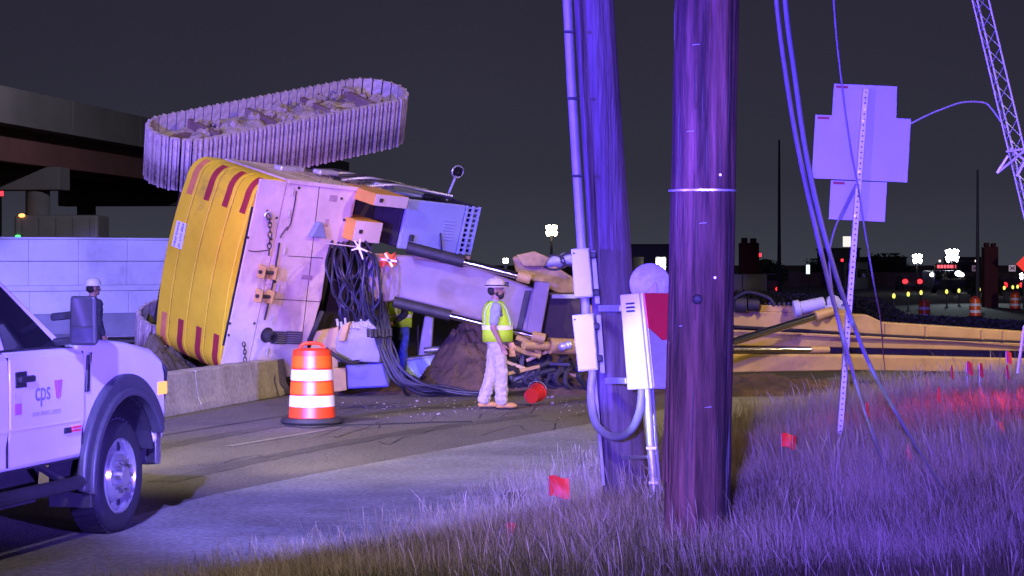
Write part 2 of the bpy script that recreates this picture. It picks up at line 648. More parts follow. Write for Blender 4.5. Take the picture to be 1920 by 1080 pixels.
# wear on the asphalt: tyre tracks, sealed joint, cracks
def ribbon(name, pts, w, m, z):
    pts = smoothpath(pts, 8)
    mb = MB()
    for i, q in enumerate(pts):
        t_ = (pts[min(i + 1, len(pts) - 1)] - pts[max(i - 1, 0)]).normalized()
        n_ = Vector((t_.y, -t_.x, 0)) * (w / 2 * (0.8 + 0.4 * random.random()))
        mb.v += [Vector((q.x, q.y, z)) - n_, Vector((q.x, q.y, z)) + n_]
    mb.f = [(2 * i, 2 * i + 1, 2 * i + 3, 2 * i + 2) for i in range(len(pts) - 1)]
    return mb.build(name, m, road, None, 0)


TYRE = mat('tyre rubber mark', (0.085, 0.078, 0.072), 0.8, 0, 0.3, 3, speck=0.3, speck_scale=26)
TAR = mat('tar joint', (0.03, 0.028, 0.026), 0.6, 0, 0.3, 5)
ribbon('tyre_mark', [G(300, 905), G(520, 856), G(760, 812), G(1000, 779)], 0.30, TYRE, 0.0075)
ribbon('tyre_mark', [G(290, 842), G(470, 808), G(700, 776), G(900, 757)], 0.28, TYRE, 0.0075)
ribbon('tar_joint', [G(300, 818), G(520, 783), G(660, 765), G(760, 756)], 0.035, TAR, 0.0085)
rk2 = random.Random(9)
for k in range(9):
    px, py = rk2.uniform(300, 1000), rk2.uniform(770, 900)
    q = [G(px, py)]
    for _ in range(6):
        px += rk2.uniform(5, 45)
        py += rk2.uniform(-14, 6)
        q.append(G(px, max(py, 760)))
    ribbon('crack', q, 0.012, TAR, 0.0095)

# far pavement on the right where the drums and vehicles stand
mb = MB().add([(8, 78, -0.70), (70, 78, -0.70), (160, 600, -0.70), (40, 600, -0.70)], [(0, 1, 2, 3)])
structure(mb.build('far_road', FARASPH, smooth=0))


# loose soil across the road beside the wreck
def mound(name, cx, cy, rx, ry, h, seed, m=DIRT, z0=-0.05, n=64, rough=0.25, label=None, cat='dirt pile', power=1.0):
    mb = MB()
    for j in range(n + 1):
        for i in range(n + 1):
            u, v = i / n * 2 - 1, j / n * 2 - 1
            d = math.hypot(u, v)
            x, y = cx + u * rx, cy + v * ry
            k = max(0.0, 1 - d) ** power
            nz = float(vnoise(x * 3.1, y * 3.1, seed)) * 0.6 + float(vnoise(x * 8.3, y * 7.9, seed + 2)) * 0.35 + float(vnoise(x * 23.0, y * 21.0, seed + 5)) * 0.22 + random.uniform(-0.16, 0.16)
            mb.v.append(Vector((x, y, z0 + h * k * (1 + rough * nz) + 0.05 * nz * (k > 0.02))))
    for j in range(n):
        for i in range(n):
            a = j * (n + 1) + i
            mb.f.append((a, a + 1, a + n + 2, a + n + 1))
    o = mb.build(name, m, smooth=180)
    return tag(o, label, cat)


mound('dirt_mound', P(880, 700, 33.2).x, 33.8, 0.95, 0.9, 1.22, 1, label='steep dark brown soil mound behind the bearded worker in the lime vest', power=0.8)
mound('dirt_mound', P(1000, 700, 34).x, 34.3, 1.9, 1.4, 0.95, 4, label='low spread of soil under the tangled hoses past the red bucket')
mound('dirt_mound', P(290, 660, 33.0).x, 33.2, 1.0, 1.5, 0.85, 6, m=mat('grassy soil', (0.12, 0.10, 0.05), 0.95, 0, 0.4, 4, 0.8, 16), label='small grassy soil heap behind the low barrier at the counterweight foot')
mound('dirt_mound', P(690, 720, 33.6).x, 33.9, 2.6, 0.9, 0.33, 8, label='shallow ridge of spilled soil under the rig cab side', n=40)
mound('dirt_mound', P(1440, 690, 33.5).x, 33.6, 2.4, 1.3, 0.34, 11, label='soil heap under the fallen mast beside the grass')

# small stones thrown over the road
mb = MB()
for i in range(260):
    px = random.uniform(560, 1220)
    py = random.gauss(757, 16)
    if py < 742 or py > 830:
        py = random.uniform(744, 770)
    p = G(px, py)
    r = random.choice([0.005, 0.007, 0.009, 0.013]) * random.uniform(0.7, 1.4)
    if random.random() < 0.03:
        r *= 1.9
    q = Matrix.Rotation(random.random() * 6, 3, 'Z')
    mb.ball((p.x, p.y, 0.004 + r * 0.5), (r * random.uniform(0.8, 1.5), r, r * 0.7), 6, 4, q)
stuff(mb.build('gravel', mat('spilled stone', (0.26, 0.22, 0.18), 0.9, 0, 0.3, 9, island=0.5), smooth=0), 'small stones and crumbs of soil thrown over the asphalt', 'gravel')

# ------------------------------------------------------------------ low concrete barrier by the road
BDIR = Vector((1.26, 5.5, 0)).normalized()
BN = Vector((BDIR.y, -BDIR.x, 0))        # towards the road
B0 = Vector((-4.7, 27.7, 0))
for k, (s0, s1, lb) in enumerate(((-6.6, 1.95, 'low stained concrete barrier length beside the white pickup front wheel'),
                                  (1.97, 5.7, 'low concrete barrier length ending at soil behind the orange drum'))):
    o = thing('concrete_barrier', lb, 'barrier', B0 + BDIR * s0, group='low barrier lengths along the road')
    f = Matrix.Translation(o.location)
    poly = [(0.0, 0), (0.0, 0.10), (-0.05, 0.20), (-0.09, 0.55), (-0.40, 0.55), (-0.44, 0.2), (-0.49, 0.1), (-0.49, 0)]
    nseg = 14
    mb = MB()
    rings = []
    for i in range(nseg + 1):
        c = B0 + BDIR * (s0 + (s1 - s0) * i / nseg)
        rings.append([c + BN * (u + 0.006 * random.uniform(-1, 1)) + Vector((0, 0, v + 0.006 * random.uniform(-1, 1) * (v > 0))) for u, v in poly])
    mb.loft(rings)
    mb.build('barrier_body', CONC, o, f, 30, bevel=0.012)

# ------------------------------------------------------------------ tall panel wall far left
o = thing('retaining_wall', 'tall pale concrete panel wall behind the pickup and hard hat worker', 'wall', (-17, 72, 0))
f = Matrix.Translation(o.location)
wa, wb = Vector((-21.0, 70.5, 0)), Vector((-10.6, 78.5, 0))
wd = (wb - wa).normalized()
wn_ = Vector((wd.y, -wd.x, 0))
Lw = (wb - wa).length
npan = 7
for i in range(npan):
    for (z0, z1, out) in ((-0.6, 1.02, 0.12), (1.22, 2.04, 0.0), (2.06, 2.80, 0.03)):
        a = wa + wd * (Lw * i / npan + 0.008)
        mb = MB().pbox(a + Vector((0, 0, z0)) + wn_ * out, wd * (Lw / npan - 0.016), -wn_ * 0.25, (0, 0, z1 - z0))
        mb.build('panel', WALLC, o, f, 0, bevel=0.015, seg=1)
MB().pbox(wa + Vector((0, 0, 1.02)) + wn_ * 0.22, wd * Lw, -wn_ * 0.5, (0, 0, 0.2)).build('ledge', WALLC, o, f, 0, bevel=0.03)
MB().pbox(wa + Vector((0, 0, -0.6)) - wn_ * 0.14, wd * Lw, -wn_ * 0.15, (0, 0, 3.36)).build('core', mat('wall joint', (0.27, 0.26, 0.25), 0.9), o, f, 0)
MB().pbox(wa + Vector((0, 0, 2.81)) + wn_ * 0.06, wd * Lw, -wn_ * 0.36, (0, 0, 0.07)).build('coping', WALLC, o, f, 0, bevel=0.012)
o = thing('low_traffic_barrier', 'dark low traffic barrier along the foot of the tall panel wall', 'barrier', (-15, 66, 0))
f = Matrix.Translation(o.location)
off = wn_ * 7
for i in range(5):
    a = wa + off + wd * (i * 2.9 - 2)
    MB().loft([[a + wd * s + wn_ * u + Vector((0, 0, v)) for u, v in ((0.3, -0.3), (0.15, 0.1), (0.1, 0.42), (-0.1, 0.42), (-0.15, 0.1), (-0.3, -0.3))] for s in (0, 2.86)]).build('barrier_segment', mat('dark barrier', (0.12, 0.115, 0.12), 0.9, 0, 0.2, 1), o, f, 0, bevel=0.02)

# ------------------------------------------------------------------ overpass
o = thing('highway_overpass', 'dim concrete overpass on piers crossing behind the upturned track', 'bridge', (-24, 84, 0))
f = Matrix.Translation(o.location)
ba, bb = Vector((-22.6, 64, 0)), Vector((-11.3, 150, 0))
bd = (bb - ba).normalized()
bn = Vector((bd.y, -bd.x, 0))
Lb = (bb - ba).length
nb = 9
for i in range(nb):
    a = ba + bd * (Lb * i / nb + 0.02)
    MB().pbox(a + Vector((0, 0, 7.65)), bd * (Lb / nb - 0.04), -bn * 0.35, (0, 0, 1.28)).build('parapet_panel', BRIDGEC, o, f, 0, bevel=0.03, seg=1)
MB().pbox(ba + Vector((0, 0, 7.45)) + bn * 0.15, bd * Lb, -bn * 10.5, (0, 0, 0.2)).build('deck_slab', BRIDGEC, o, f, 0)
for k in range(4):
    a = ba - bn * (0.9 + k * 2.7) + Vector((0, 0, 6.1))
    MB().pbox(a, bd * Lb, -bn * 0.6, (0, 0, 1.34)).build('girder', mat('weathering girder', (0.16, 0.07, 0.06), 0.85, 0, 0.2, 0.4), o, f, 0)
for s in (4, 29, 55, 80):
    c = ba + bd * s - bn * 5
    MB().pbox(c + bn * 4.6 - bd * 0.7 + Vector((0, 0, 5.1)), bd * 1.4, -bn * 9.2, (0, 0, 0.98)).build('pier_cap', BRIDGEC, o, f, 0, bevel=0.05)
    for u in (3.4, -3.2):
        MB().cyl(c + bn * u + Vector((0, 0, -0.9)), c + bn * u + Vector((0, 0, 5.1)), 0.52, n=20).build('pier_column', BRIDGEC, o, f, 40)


# ------------------------------------------------------------------ overturned drilling rig
a_, r_, p_ = R(47), R(14), R(3.5)
F0 = Vector((math.cos(a_), math.sin(a_), 0)); U0 = Vector((math.sin(a_), -math.cos(a_), 0)); Z0 = Vector((0, 0, 1))
Wv = Z0 * math.cos(r_) + U0 * math.sin(r_); Uv = U0 * math.cos(r_) - Z0 * math.sin(r_)
Fv = F0 * math.cos(p_) - Wv * math.sin(p_); Wv = Wv * math.cos(p_) + F0 * math.sin(p_)
HW, HH = 1.52, 1.65                       # half width and height of the upper works
Apt = P(485, 333, 32.0)
RIGM = axes((0, 0, 0), Fv, Wv, Uv)
RO = Apt - RIGM.to_3x3() @ Vector((0, HW, HH))
for k in range(3):
    RIGM[k][3] = RO[k]
RINV = RIGM.inverted()
rig = thing('drilling_rig', 'overturned yellow drilling rig lying on its side across the road', 'drilling rig', mtx=RIGM)
RS = RIGM.to_3x3()


def rp(px, py, z=HH):
    """where the sight line (px, py) meets the level z of the machine's own frame"""
    c = RINV @ Vector((0, 0, CAM_Z))
    d = RS.transposed() @ Vector(((px - 960) / FPX, 1, -(py - HOR) / FPX))
    t = (z - c.z) / d.z
    return c + d * t


def proj(p):
    return (960 + p.x / p.y * FPX, HOR - (p.z - CAM_Z) / p.y * FPX)


# counterweight slabs: rounded plan, four layers
def cw_outline(n=8):
    pts = []
    rc = 0.34
    for i in range(n + 1):                 # left rear corner (y = +HW)
        t = math.pi / 2 * i / n
        pts.append((rc - rc * math.sin(t) * 1.0, HW - rc + rc * math.cos(t)))
    m = 10
    for i in range(1, m):
        y = (HW - rc) + (-2 * (HW - rc)) * i / m
        pts.append((-0.10 * (1 - (y / (HW - rc)) ** 2), y))
    for i in range(n + 1):
        t = math.pi / 2 * (1 - i / n)
        pts.append((rc - rc * math.sin(t), -(HW - rc) - rc * math.cos(t)))
    return pts


OUT = cw_outline()
zs = [0.0, 0.32, 0.76, 1.205, 1.63]
for i in range(4):
    poly = [(0.56, HW, zs[i] + 0.011)] + [(x, y, zs[i] + 0.011) for x, y in OUT] + [(0.56, -HW, zs[i] + 0.011)]
    slab = MB().prism(poly, (0, 0, zs[i + 1] - zs[i] - 0.022)).build('counterweight_slab', YELLOW, rig, None, 40, bevel=0.012, seg=2)
    # tape bars bent round both rounded ends
    zc = zs[i + 1] - (0.14 if i else 0.12)
    for side in (1, -1):
        path = [Vector((x, y, 0)) for x, y in OUT]
        sel = path[2:10] + [Vector((-0.018, 0.88, 0))] if side > 0 else [Vector((-0.018, -0.86, 0))] + path[-10:-2]
        mb = MB()
        hw = 0.065
        ring = []
        for k, q in enumerate(sel):
            t = (sel[min(k + 1, len(sel) - 1)] - sel[max(k - 1, 0)]).normalized()
            nrm = Vector((t.y, -t.x, 0))
            if nrm.dot(Vector((-1, 0.5 * side, 0))) < 0:
                nrm = -nrm
            b = q + nrm * 0.004
            c = q - nrm * 0.004
            ring.append([b + Vector((0, 0, zc - hw)), b + Vector((0, 0, zc + hw)), c + Vector((0, 0, zc + hw)), c + Vector((0, 0, zc - hw))])
        mb.loft(ring).build('tape_bar', FADED if i == 0 else RED, slab, None, 40)
MB().b6(0.10, 0.56, -HW + 0.12, HW - 0.12, 0.02, 1.62).build('counterweight_core', DARK, rig, None, 0)
MB().b6(0.0, 0.3, -HW + 0.45, HW - 0.45, 0.02, 1.62).build('counterweight_core', DARK, rig, None, 0)
# warning sticker across the two lowest slabs
stk = MB().pbox((-0.104, 0.10, 0.13), (-0.006, 0, 0), (0, 0.40, 0), (0, 0, 0.24)).build('warning_sticker', SHEET, rig, None, 0)
INK = mat('dark ink', (0.03, 0.03, 0.035), 0.6)
mt = axes((-0.114, 0.30, 0.19), (0, -1, 0), (0, 0, 1), (-1, 0, 0))
word('print', 'SWING AREA', 0.062, INK, stk, mt)
word('print', 'KEEP OUT OF', 0.062, INK, stk, axes((-0.114, 0.30, 0.30), (0, -1, 0), (0, 0, 1), (-1, 0, 0)))

# house: rear cover above the counterweight, side sheets, roof sheets
MB().prism([(0.03, HW - 0.01, 1.632)] + [(0.03, -HW + 0.01, 1.632), (0.555, -HW + 0.01, 1.632), (0.555, HW - 0.01, 1.632)], (0, 0, 0.03)).build('rear_cover', CREAM, rig, None, 0, bevel=0.01)
prof = [rp(541, 337), rp(679, 345), rp(660, 388), rp(654, 453), rp(617, 460), rp(603, 560), rp(577, 648), rp(586, 690), rp(487, 692)]
prof = [Vector((q.x, max(-HW, min(HW, q.y)), 1.60)) for q in prof]
prof[0].x = prof[-1].x = 0.575
prof[0].y = prof[1].y = HW
prof[-1].y = prof[-2].y = -HW
MB().prism(prof, (0, 0, 0.05)).build('roof_sheet', CREAM, rig, None, 0, bevel=0.012)
MB().b6(0.57, 1.62, -HW + 0.02, HW - 0.02, 0.02, 1.595).build('engine_house', CREAM, rig, None, 0, bevel=0.02)
MB().b6(1.62, 2.1, 0.55, HW - 0.02, 0.02, 1.595).build('engine_house', CREAM, rig, None, 0, bevel=0.02)
for k, (x0, x1) in enumerate(((0.6, 1.05), (1.07, 1.55), (1.57, 2.08))):
    MB().b6(x0, x1, HW - 0.015, HW + 0.02, 0.1, 1.57).build('side_door', CREAM, rig, None, 0, bevel=0.008)
MB().b6(0.2, 4.2, -1.2, 1.2, -0.34, -0.005).build('turntable_deck', DARK, rig, None, 0, bevel=0.02)
MB().b6(1.65, 2.5, -1.35, 0.5, -0.1, 0.95).build('machinery_bay', DARK, rig, None, 0, bevel=0.02)
MB().b6(2.12, 2.98, 0.5, HW - 0.05, -0.1, 1.25).build('machinery_bay', DARK, rig, None, 0, bevel=0.02)
mb = MB()
mb.cyl((1.7, 0, -1.0), (1.7, 0, -0.34), 0.75, n=28)
mb.build('slewing_ring', DARK, rig, None, 35)
# bent lip of the roof edge
a, b = Vector((0.575, HW - 0.03, 1.655)), Vector((2.10, HW - 0.03, 1.655))
MB().pbox(a, b - a, (0, 0.06, 0), (0, 0, 0.025)).build('roof_lip', CREAM, rig, None, 0, bevel=0.006)


def on_roof(px, py, z=1.652):
    return rp(px, py, z)


# lifting lugs, triangular bracket, exhaust, grilles, bolts, chains
q = on_roof(592, 434)
tri = [q + Vector((-0.16, -0.08, 0)), q + Vector((0.16, -0.08, 0)), q + Vector((0.03, 0.16, 0)), q + Vector((-0.05, 0.16, 0))]
MB().prism(tri, (0, 0, 0.10)).build('triangular_bracket', mat('blue grey lug', (0.20, 0.24, 0.34), 0.5), rig, None, 0, bevel=0.015)
for (px, py) in ((492, 508), (486, 553)):
    q = on_roof(px, py)
    for dx in (-0.10, 0.13):
        MB().prism([q + Vector((dx, -0.11, 0)), q + Vector((dx, 0.11, 0)), q + Vector((dx, 0.09, 0.16)), q + Vector((dx, -0.09, 0.16))], (0.035, 0, 0)).build('lifting_lug', RIGTAN, rig, None, 0, bevel=0.01)
    MB().cyl(q + Vector((-0.13, 0, 0.09)), q + Vector((0.2, 0, 0.09)), 0.03).build('lug_pin', DARK, rig)
q = on_roof(500, 628)
mb = MB().lathe([(0.05, 0.16), (0.085, 0.16), (0.09, 0.0), (0.12, 0.0), (0.12, 0.012)][::-1], q, 'z', 20)
mb.build('exhaust_pipe', DARK, rig, None, 40)
for (x0, x1) in ((512, 534), (538, 562)):
    c0, c1 = on_roof(x0, 620), on_roof(x1, 646)
    xa, xb = c0.x, c1.x
    g = MB().b6(xa, xb, c1.y, c0.y, 1.652, 1.662).build('vent_grille', mat('grey grille', (0.22, 0.21, 0.23), 0.6), rig, None, 0)
    for k in range(6):
        y = c1.y + (c0.y - c1.y) * (k + 0.5) / 6
        MB().b6(xa + 0.01, xb - 0.01, y - 0.006, y + 0.006, 1.662, 1.672).build('louvre', DARK, g, None, 0)
for (px, py) in ((464, 445), (508, 448), (518, 408), (430, 606), (476, 606), (428, 628), (645, 412), (515, 528), (500, 395), (560, 352), (640, 372)):
    q = on_roof(px, py)
    MB().cyl(q, q + Vector((0, 0, 0.018)), 0.022, n=6).build('bolt', DARK, rig)


def chain(parent, pts, r, m, name='chain'):
    """alternating links along a path"""
    pts = smoothpath(pts, 10)
    mb = MB()
    acc, k = 0.0, 0
    for a, b in zip(pts[:-1], pts[1:]):
        acc += (b - a).length
        if acc >= r * 3.2:
            acc = 0
            t = (b - a).normalized()
            s = t.orthogonal().normalized()
            if k % 2:
                s = t.cross(s)
            ring = [a + t * (r * 2.4 * math.cos(w)) + s * (r * 1.3 * math.sin(w)) for w in [2 * math.pi * i / 10 for i in range(11)]]
            mb.tube(ring, r * 0.42, 5, False)
            k += 1
    o = mb.build(name, m, parent)
    stuff(o)
    return o


chain(rig, [on_roof(500, 400, 1.70), on_roof(505, 412, 1.72), on_roof(506, 440, 1.70), on_roof(504, 478, 1.69)], 0.022, DARK)
chain(rig, [on_roof(456, 640, 1.70), on_roof(459, 660, 1.71), on_roof(459, 694, 1.70)], 0.018, DARK)
q = on_roof(500, 404)
MB().tube([q + Vector((0.06 * math.cos(w), 0.06 * math.sin(w), 0.03)) for w in [2 * math.pi * i / 14 for i in range(15)]], 0.018, 6).build('shackle', GALV, rig)
MB().tube([on_roof(466, 470, 1.665), on_roof(480, 472, 1.67), on_roof(503, 469, 1.665)], 0.008, 6).build('handle', DARK, rig)
for pts in (((556, 358), (553, 380), (545, 420), (538, 432)), ((539, 425), (528, 440), (526, 446))):
    MB().tube([on_roof(x, y, 1.66) for x, y in pts], 0.009, 6).build('seam_strap', DARK, rig)
# long straight handle beside the seam
MB().tube([on_roof(524, 455, 1.67), on_roof(512, 530, 1.69), on_roof(496, 600, 1.67)], 0.014, 8).build('grab_rail', DARK, rig)

# two step boxes standing on the roof
for (px0, px1, py0, py1, zt, zb) in ((705, 762, 363, 392, 2.10, 1.655), (668, 710, 413, 457, 1.88, 1.655)):
    c0, c1 = rp(px0, py0, zt), rp(px1, py1, zt)
    bxo = MB().b6(c0.x, c1.x, c1.y, c0.y, zb - 0.35, zt).build('step_box', mat('box warm lit tan', (0.66, 0.33, 0.05), 0.5, 0, 0.12, 4), rig, None, 0, bevel=0.012)  # orange put into the paint stands in for warm light on the rear faces
    MB().b6(c0.x + 0.004, c1.x - 0.004, c1.y + 0.004, c0.y - 0.004, zt + 0.001, zt + 0.008).build('box_lid', CREAM, bxo, None, 0, bevel=0.004)
    MB().b6(c0.x + 0.1, c0.x + 0.16, (c0.y + c1.y) / 2 - 0.03, (c0.y + c1.y) / 2 + 0.03, zt + 0.008, zt + 0.03).build('latch', DARK, bxo, None, 0)

# cab
ZC = 1.95
c0, c1, c2 = rp(772, 350, ZC), rp(855, 474, ZC), rp(908, 365, ZC)
cx0, cx1, cx2 = c0.x, c1.x, c2.x
cy1 = HW - 0.02
cy0 = c1.y - 0.02
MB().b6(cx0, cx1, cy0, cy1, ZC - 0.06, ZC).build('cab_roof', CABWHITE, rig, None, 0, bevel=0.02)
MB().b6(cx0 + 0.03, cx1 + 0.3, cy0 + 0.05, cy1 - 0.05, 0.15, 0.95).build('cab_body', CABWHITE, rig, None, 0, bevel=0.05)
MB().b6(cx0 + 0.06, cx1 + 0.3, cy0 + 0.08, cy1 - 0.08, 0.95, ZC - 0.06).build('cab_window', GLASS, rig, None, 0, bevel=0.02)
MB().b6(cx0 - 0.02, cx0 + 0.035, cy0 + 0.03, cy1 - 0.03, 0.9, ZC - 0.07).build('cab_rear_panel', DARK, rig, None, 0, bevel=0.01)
for y in (cy0 + 0.04, cy1 - 0.04):
    for x in (cx0 + 0.03, cx1 + 0.33):
        MB().b6(x - 0.035, x + 0.035, y - 0.035, y + 0.035, 0.9, ZC - 0.05).build('cab_pillar', DARK, rig, None, 0, bevel=0.008)
# roof guard: two rows of openings
gx0, gx1 = cx1 + 0.01, cx2
mb = MB()
for x in (gx0 + 0.03, (gx0 + gx1) / 2, gx1 - 0.03):
    MB().b6(x - 0.022, x + 0.022, cy0, cy1, ZC - 0.03, ZC + 0.012).build('guard_bar', CABWHITE, rig, None, 0, bevel=0.006)
for k in range(10):
    y = cy0 + 0.03 + (cy1 - cy0 - 0.06) * k / 9
    MB().b6(gx0, gx1, y - 0.015, y + 0.015, ZC - 0.022, ZC + 0.004).build('guard_bar', CABWHITE, rig, None, 0, bevel=0.004)
MB().b6(cx1 - 0.02, gx1, cy0 + 0.02, cy1 - 0.02, 0.95, ZC - 0.16).build('cab_front_window', GLASS, rig, None, 0, bevel=0.02)
for k in range(7):
    y = cy0 + 0.22 + (cy1 - cy0 - 0.5) * k / 6
    MB().b6(cx1 - 0.42, cx1 - 0.16, y - 0.012, y + 0.012, ZC, ZC + 0.008).build('roof_rib', CABWHITE, rig, None, 0, bevel=0.003)
q = rp(769, 445, ZC)
MB().b6(q.x - 0.03, q.x + 0.03, q.y - 0.06, q.y + 0.05, ZC, ZC + 0.06).build('cab_roof_lamp', DARK, rig, None, 0, bevel=0.01)
MB().tube([rp(826, 437, ZC + .01), rp(827, 452, ZC + .03), rp(829, 476, ZC + .01)], 0.012, 6).build('cab_cable', DARK, rig)
# mirror on an arm above the cab side and a bundle of rails, straw and hoses along the upper side
mm = rp(858, 322, 1.2)
MB().tube([(mm.x, cy1, 1.1), (mm.x, mm.y, 1.2)], 0.02).build('mirror_arm', GALV, rig)
MB().tube([mm + Vector((0.13 * math.cos(w), 0.1 * math.sin(w), 0.0)) for w in [2 * math.pi * i / 14 for i in range(15)]], 0.012, 6).build('mirror_rim', GALV, rig)
MB().b6(mm.x - 0.10, mm.x + 0.10, mm.y - 0.07, mm.y + 0.07, 1.19, 1.215).build('mirror_glass', GLASS, rig, None, 0, bevel=0.02)
for k in range(6):
    x0 = 1.9 + 0.12 * k
    zr = 0.5 + 0.17 * k
    MB().tube(smoothpath([(x0, HW + 0.02, zr), (x0 + 0.5, HW + 0.10 + 0.03 * random.random(), zr + 0.1), (x0 + 1.2, HW + 0.06, zr - 0.05), (x0 + 1.9, HW + 0.03, zr + 0.05)]), 0.022, 6).build('handrail' if k % 2 else 'hose', GALV if k % 2 else HOSE, rig)
for (x, z, l, y) in ((2.0, 0.9, 0.5, 0.10), (2.9, 1.3, 0.35, 0.06), (1.5, 0.6, 0.6, 0.05)):
    MB().box((x, HW + y, z), (l, 0.07, 0.16), Matrix.Rotation(0.2, 3, 'Y')).build('side_rail_plate', GALV, rig, None, 0, bevel=0.02)
mb = MB()
for k in range(260):
    x, z = random.gauss(2.2, 0.35), random.uniform(0.5, 1.6)
    b = Vector((x, HW + 0.02, z))
    t = b + Vector((random.uniform(-.12, .12), random.uniform(0.02, .12), random.uniform(-.12, .12)))
    s = Vector((random.uniform(-1, 1), 0, random.uniform(-1, 1))) * 0.008
    mb.add([b - s, b + s, t], [(0, 1, 2)])
stuff(mb.build('straw', mat('straw', (0.22, 0.20, 0.10), 0.9), rig, None, 0))

# ---- crawlers, swung against the upper works
SW = R(15.5)
PIV = Vector((1.7, 0, 0))
SWM = Matrix.Translation(PIV) @ Matrix.Rotation(SW, 4, 'Z') @ Matrix.Translation(-PIV) @ Matrix.Translation((0, 0.08, -0.85)) @ Matrix.Rotation(R(6.5), 4, 'X') @ Matrix.Translation((0, 0, 0.85))
TX0, TX1, TZ0, TZ1 = 0.28, 5.28, -1.42, -0.28       # loop ends and levels
TR = (TZ1 - TZ0) / 2


def loop_pts(n):
    Ls = (TX1 - TX0) - 2 * TR
    per = 2 * Ls + 2 * math.pi * TR
    out = []
    zc = (TZ0 + TZ1) / 2
    for i in range(n):
        s = per * i / n
        if s < Ls:
            out.append((TX0 + TR + s, TZ1, 0.0))
        elif s < Ls + math.pi * TR:
            t = (s - Ls) / TR
            out.append((TX1 - TR + TR * math.sin(t), zc + TR * math.cos(t), -t))
        elif s < 2 * Ls + math.pi * TR:
            out.append((TX1 - TR - (s - Ls - math.pi * TR), TZ0, -math.pi))
        else:
            t = (s - 2 * Ls - math.pi * TR) / TR
            out.append((TX0 + TR - TR * math.sin(t), zc - TR * math.cos(t), -math.pi - t))
    return out, per


NSH = 64
LP, PER = loop_pts(NSH)
pitch = PER / NSH
SHW2 = 0.43
sh = MB()
sh.b6(-pitch * 0.42, pitch * 0.42, -SHW2, SHW2, -0.02, 0.012)
sh.b6(-pitch * 0.41, -pitch * 0.20, -SHW2, SHW2, 0.012, 0.055)
sh.b6(pitch * 0.08, pitch * 0.24, -SHW2 * 0.98, SHW2 * 0.98, 0.012, 0.045)
shoe0 = None
for side, yc in ((1, 1.68), (-1, -1.55)):
    for i, (x, z, t) in enumerate(LP):
        if shoe0 is None:
            o = shoe0 = sh.build('track_shoe', STEEL, rig, None, 0)
        else:
            o = shoe0.copy()
            COL.objects.link(o)
        o.matrix_basis = SWM @ Matrix.Translation((x, yc, z)) @ Matrix.Rotation(-t, 4, 'Y') @ Matrix.Rotation(R(random.uniform(-1.5, 1.5)), 4, 'Y')
    zc = (TZ0 + TZ1) / 2
    fm = SWM.inverted()
    mb = MB().prism([(TX0 + 0.5, yc - 0.22, zc - 0.28), (TX1 - 0.5, yc - 0.22, zc - 0.28), (TX1 - 0.35, yc - 0.22, zc), (TX1 - 0.6, yc - 0.22, zc + 0.30), (TX0 + 0.6, yc - 0.22, zc + 0.30), (TX0 + 0.35, yc - 0.22, zc)], (0, 0.44, 0))
    mb.build('track_frame', mat('track frame paint', (0.17, 0.10, 0.07), 0.8, 0, 0.3, 3, dirt=(0.2, 0.15, 0.1), dirt_amt=0.6), rig, fm, 0, bevel=0.03)
    for (nm, xc) in (('idler_wheel', TX0 + TR), ('drive_sprocket', TX1 - TR)):
        wh = MB().lathe([(0.10, -0.2), (0.10, 0.2), (0.2, 0.22), (0.25, 0.12), (TR - 0.16, 0.12), (TR - 0.08, 0.10), (TR - 0.08, -0.10), (TR - 0.16, -0.12), (0.25, -0.12), (0.2, -0.22), (0.10, -0.2)], (xc, yc, zc), 'y', 26)
        wh.build(nm, DARK, rig, fm, 35)
    for k in range(7):
        x = TX0 + 0.95 + k * (TX1 - TX0 - 1.9) / 6
        MB().cyl((x, yc - 0.3, TZ0 + 0.18), (x, yc + 0.16, TZ0 + 0.18), 0.13, n=14).build('track_roller', DARK, rig, fm, 35)
    for x in (TX0 + 1.6, TX1 - 1.6):
        MB().cyl((x, yc - 0.25, TZ1 - 0.14), (x, yc + 0.12, TZ1 - 0.14), 0.09, n=12).build('carrier_roller', DARK, rig, fm, 35)
    MB().box(((TX0 + TX1) / 2, yc * 0.5, zc + 0.1), (1.1, abs(yc), 0.45)).build('axle_beam', DARK, rig, fm, 0, bevel=0.03)
# soil caked over the upper track frame
def caked(name, x0, x1, yb, seed, thick):
    mb = MB()
    nx_, nz_ = 90, 16
    for j in range(nz_ + 1):
        for i in range(nx_ + 1):
            x = x0 + (x1 - x0) * i / nx_
            z = -1.27 + 0.84 * j / nz_
            n1 = float(vnoise(x * 3.3, z * 4.1, seed)) * 0.55 + float(vnoise(x * 9.1, z * 8.3, seed + 1)) * 0.3 + float(vnoise(x * 21.0, z * 19.0, seed + 2)) * 0.2
            ed = min(1.0, 4 * min(i / nx_, 1 - i / nx_, (j + 0.4) / nz_, 1 - (j - 0.4) / nz_))
            mb.v.append(Vector((x + 0.03 * n1, yb + thick * (n1 + 0.1) * ed - 0.10 * (1 - ed), z)))
    for j in range(nz_):
        for i in range(nx_):
            a = j * (nx_ + 1) + i
            mb.f.append((a, a + 1, a + nx_ + 2, a + nx_ + 1))
    mb.build(name, MUD, rig, SWM.inverted(), 50)


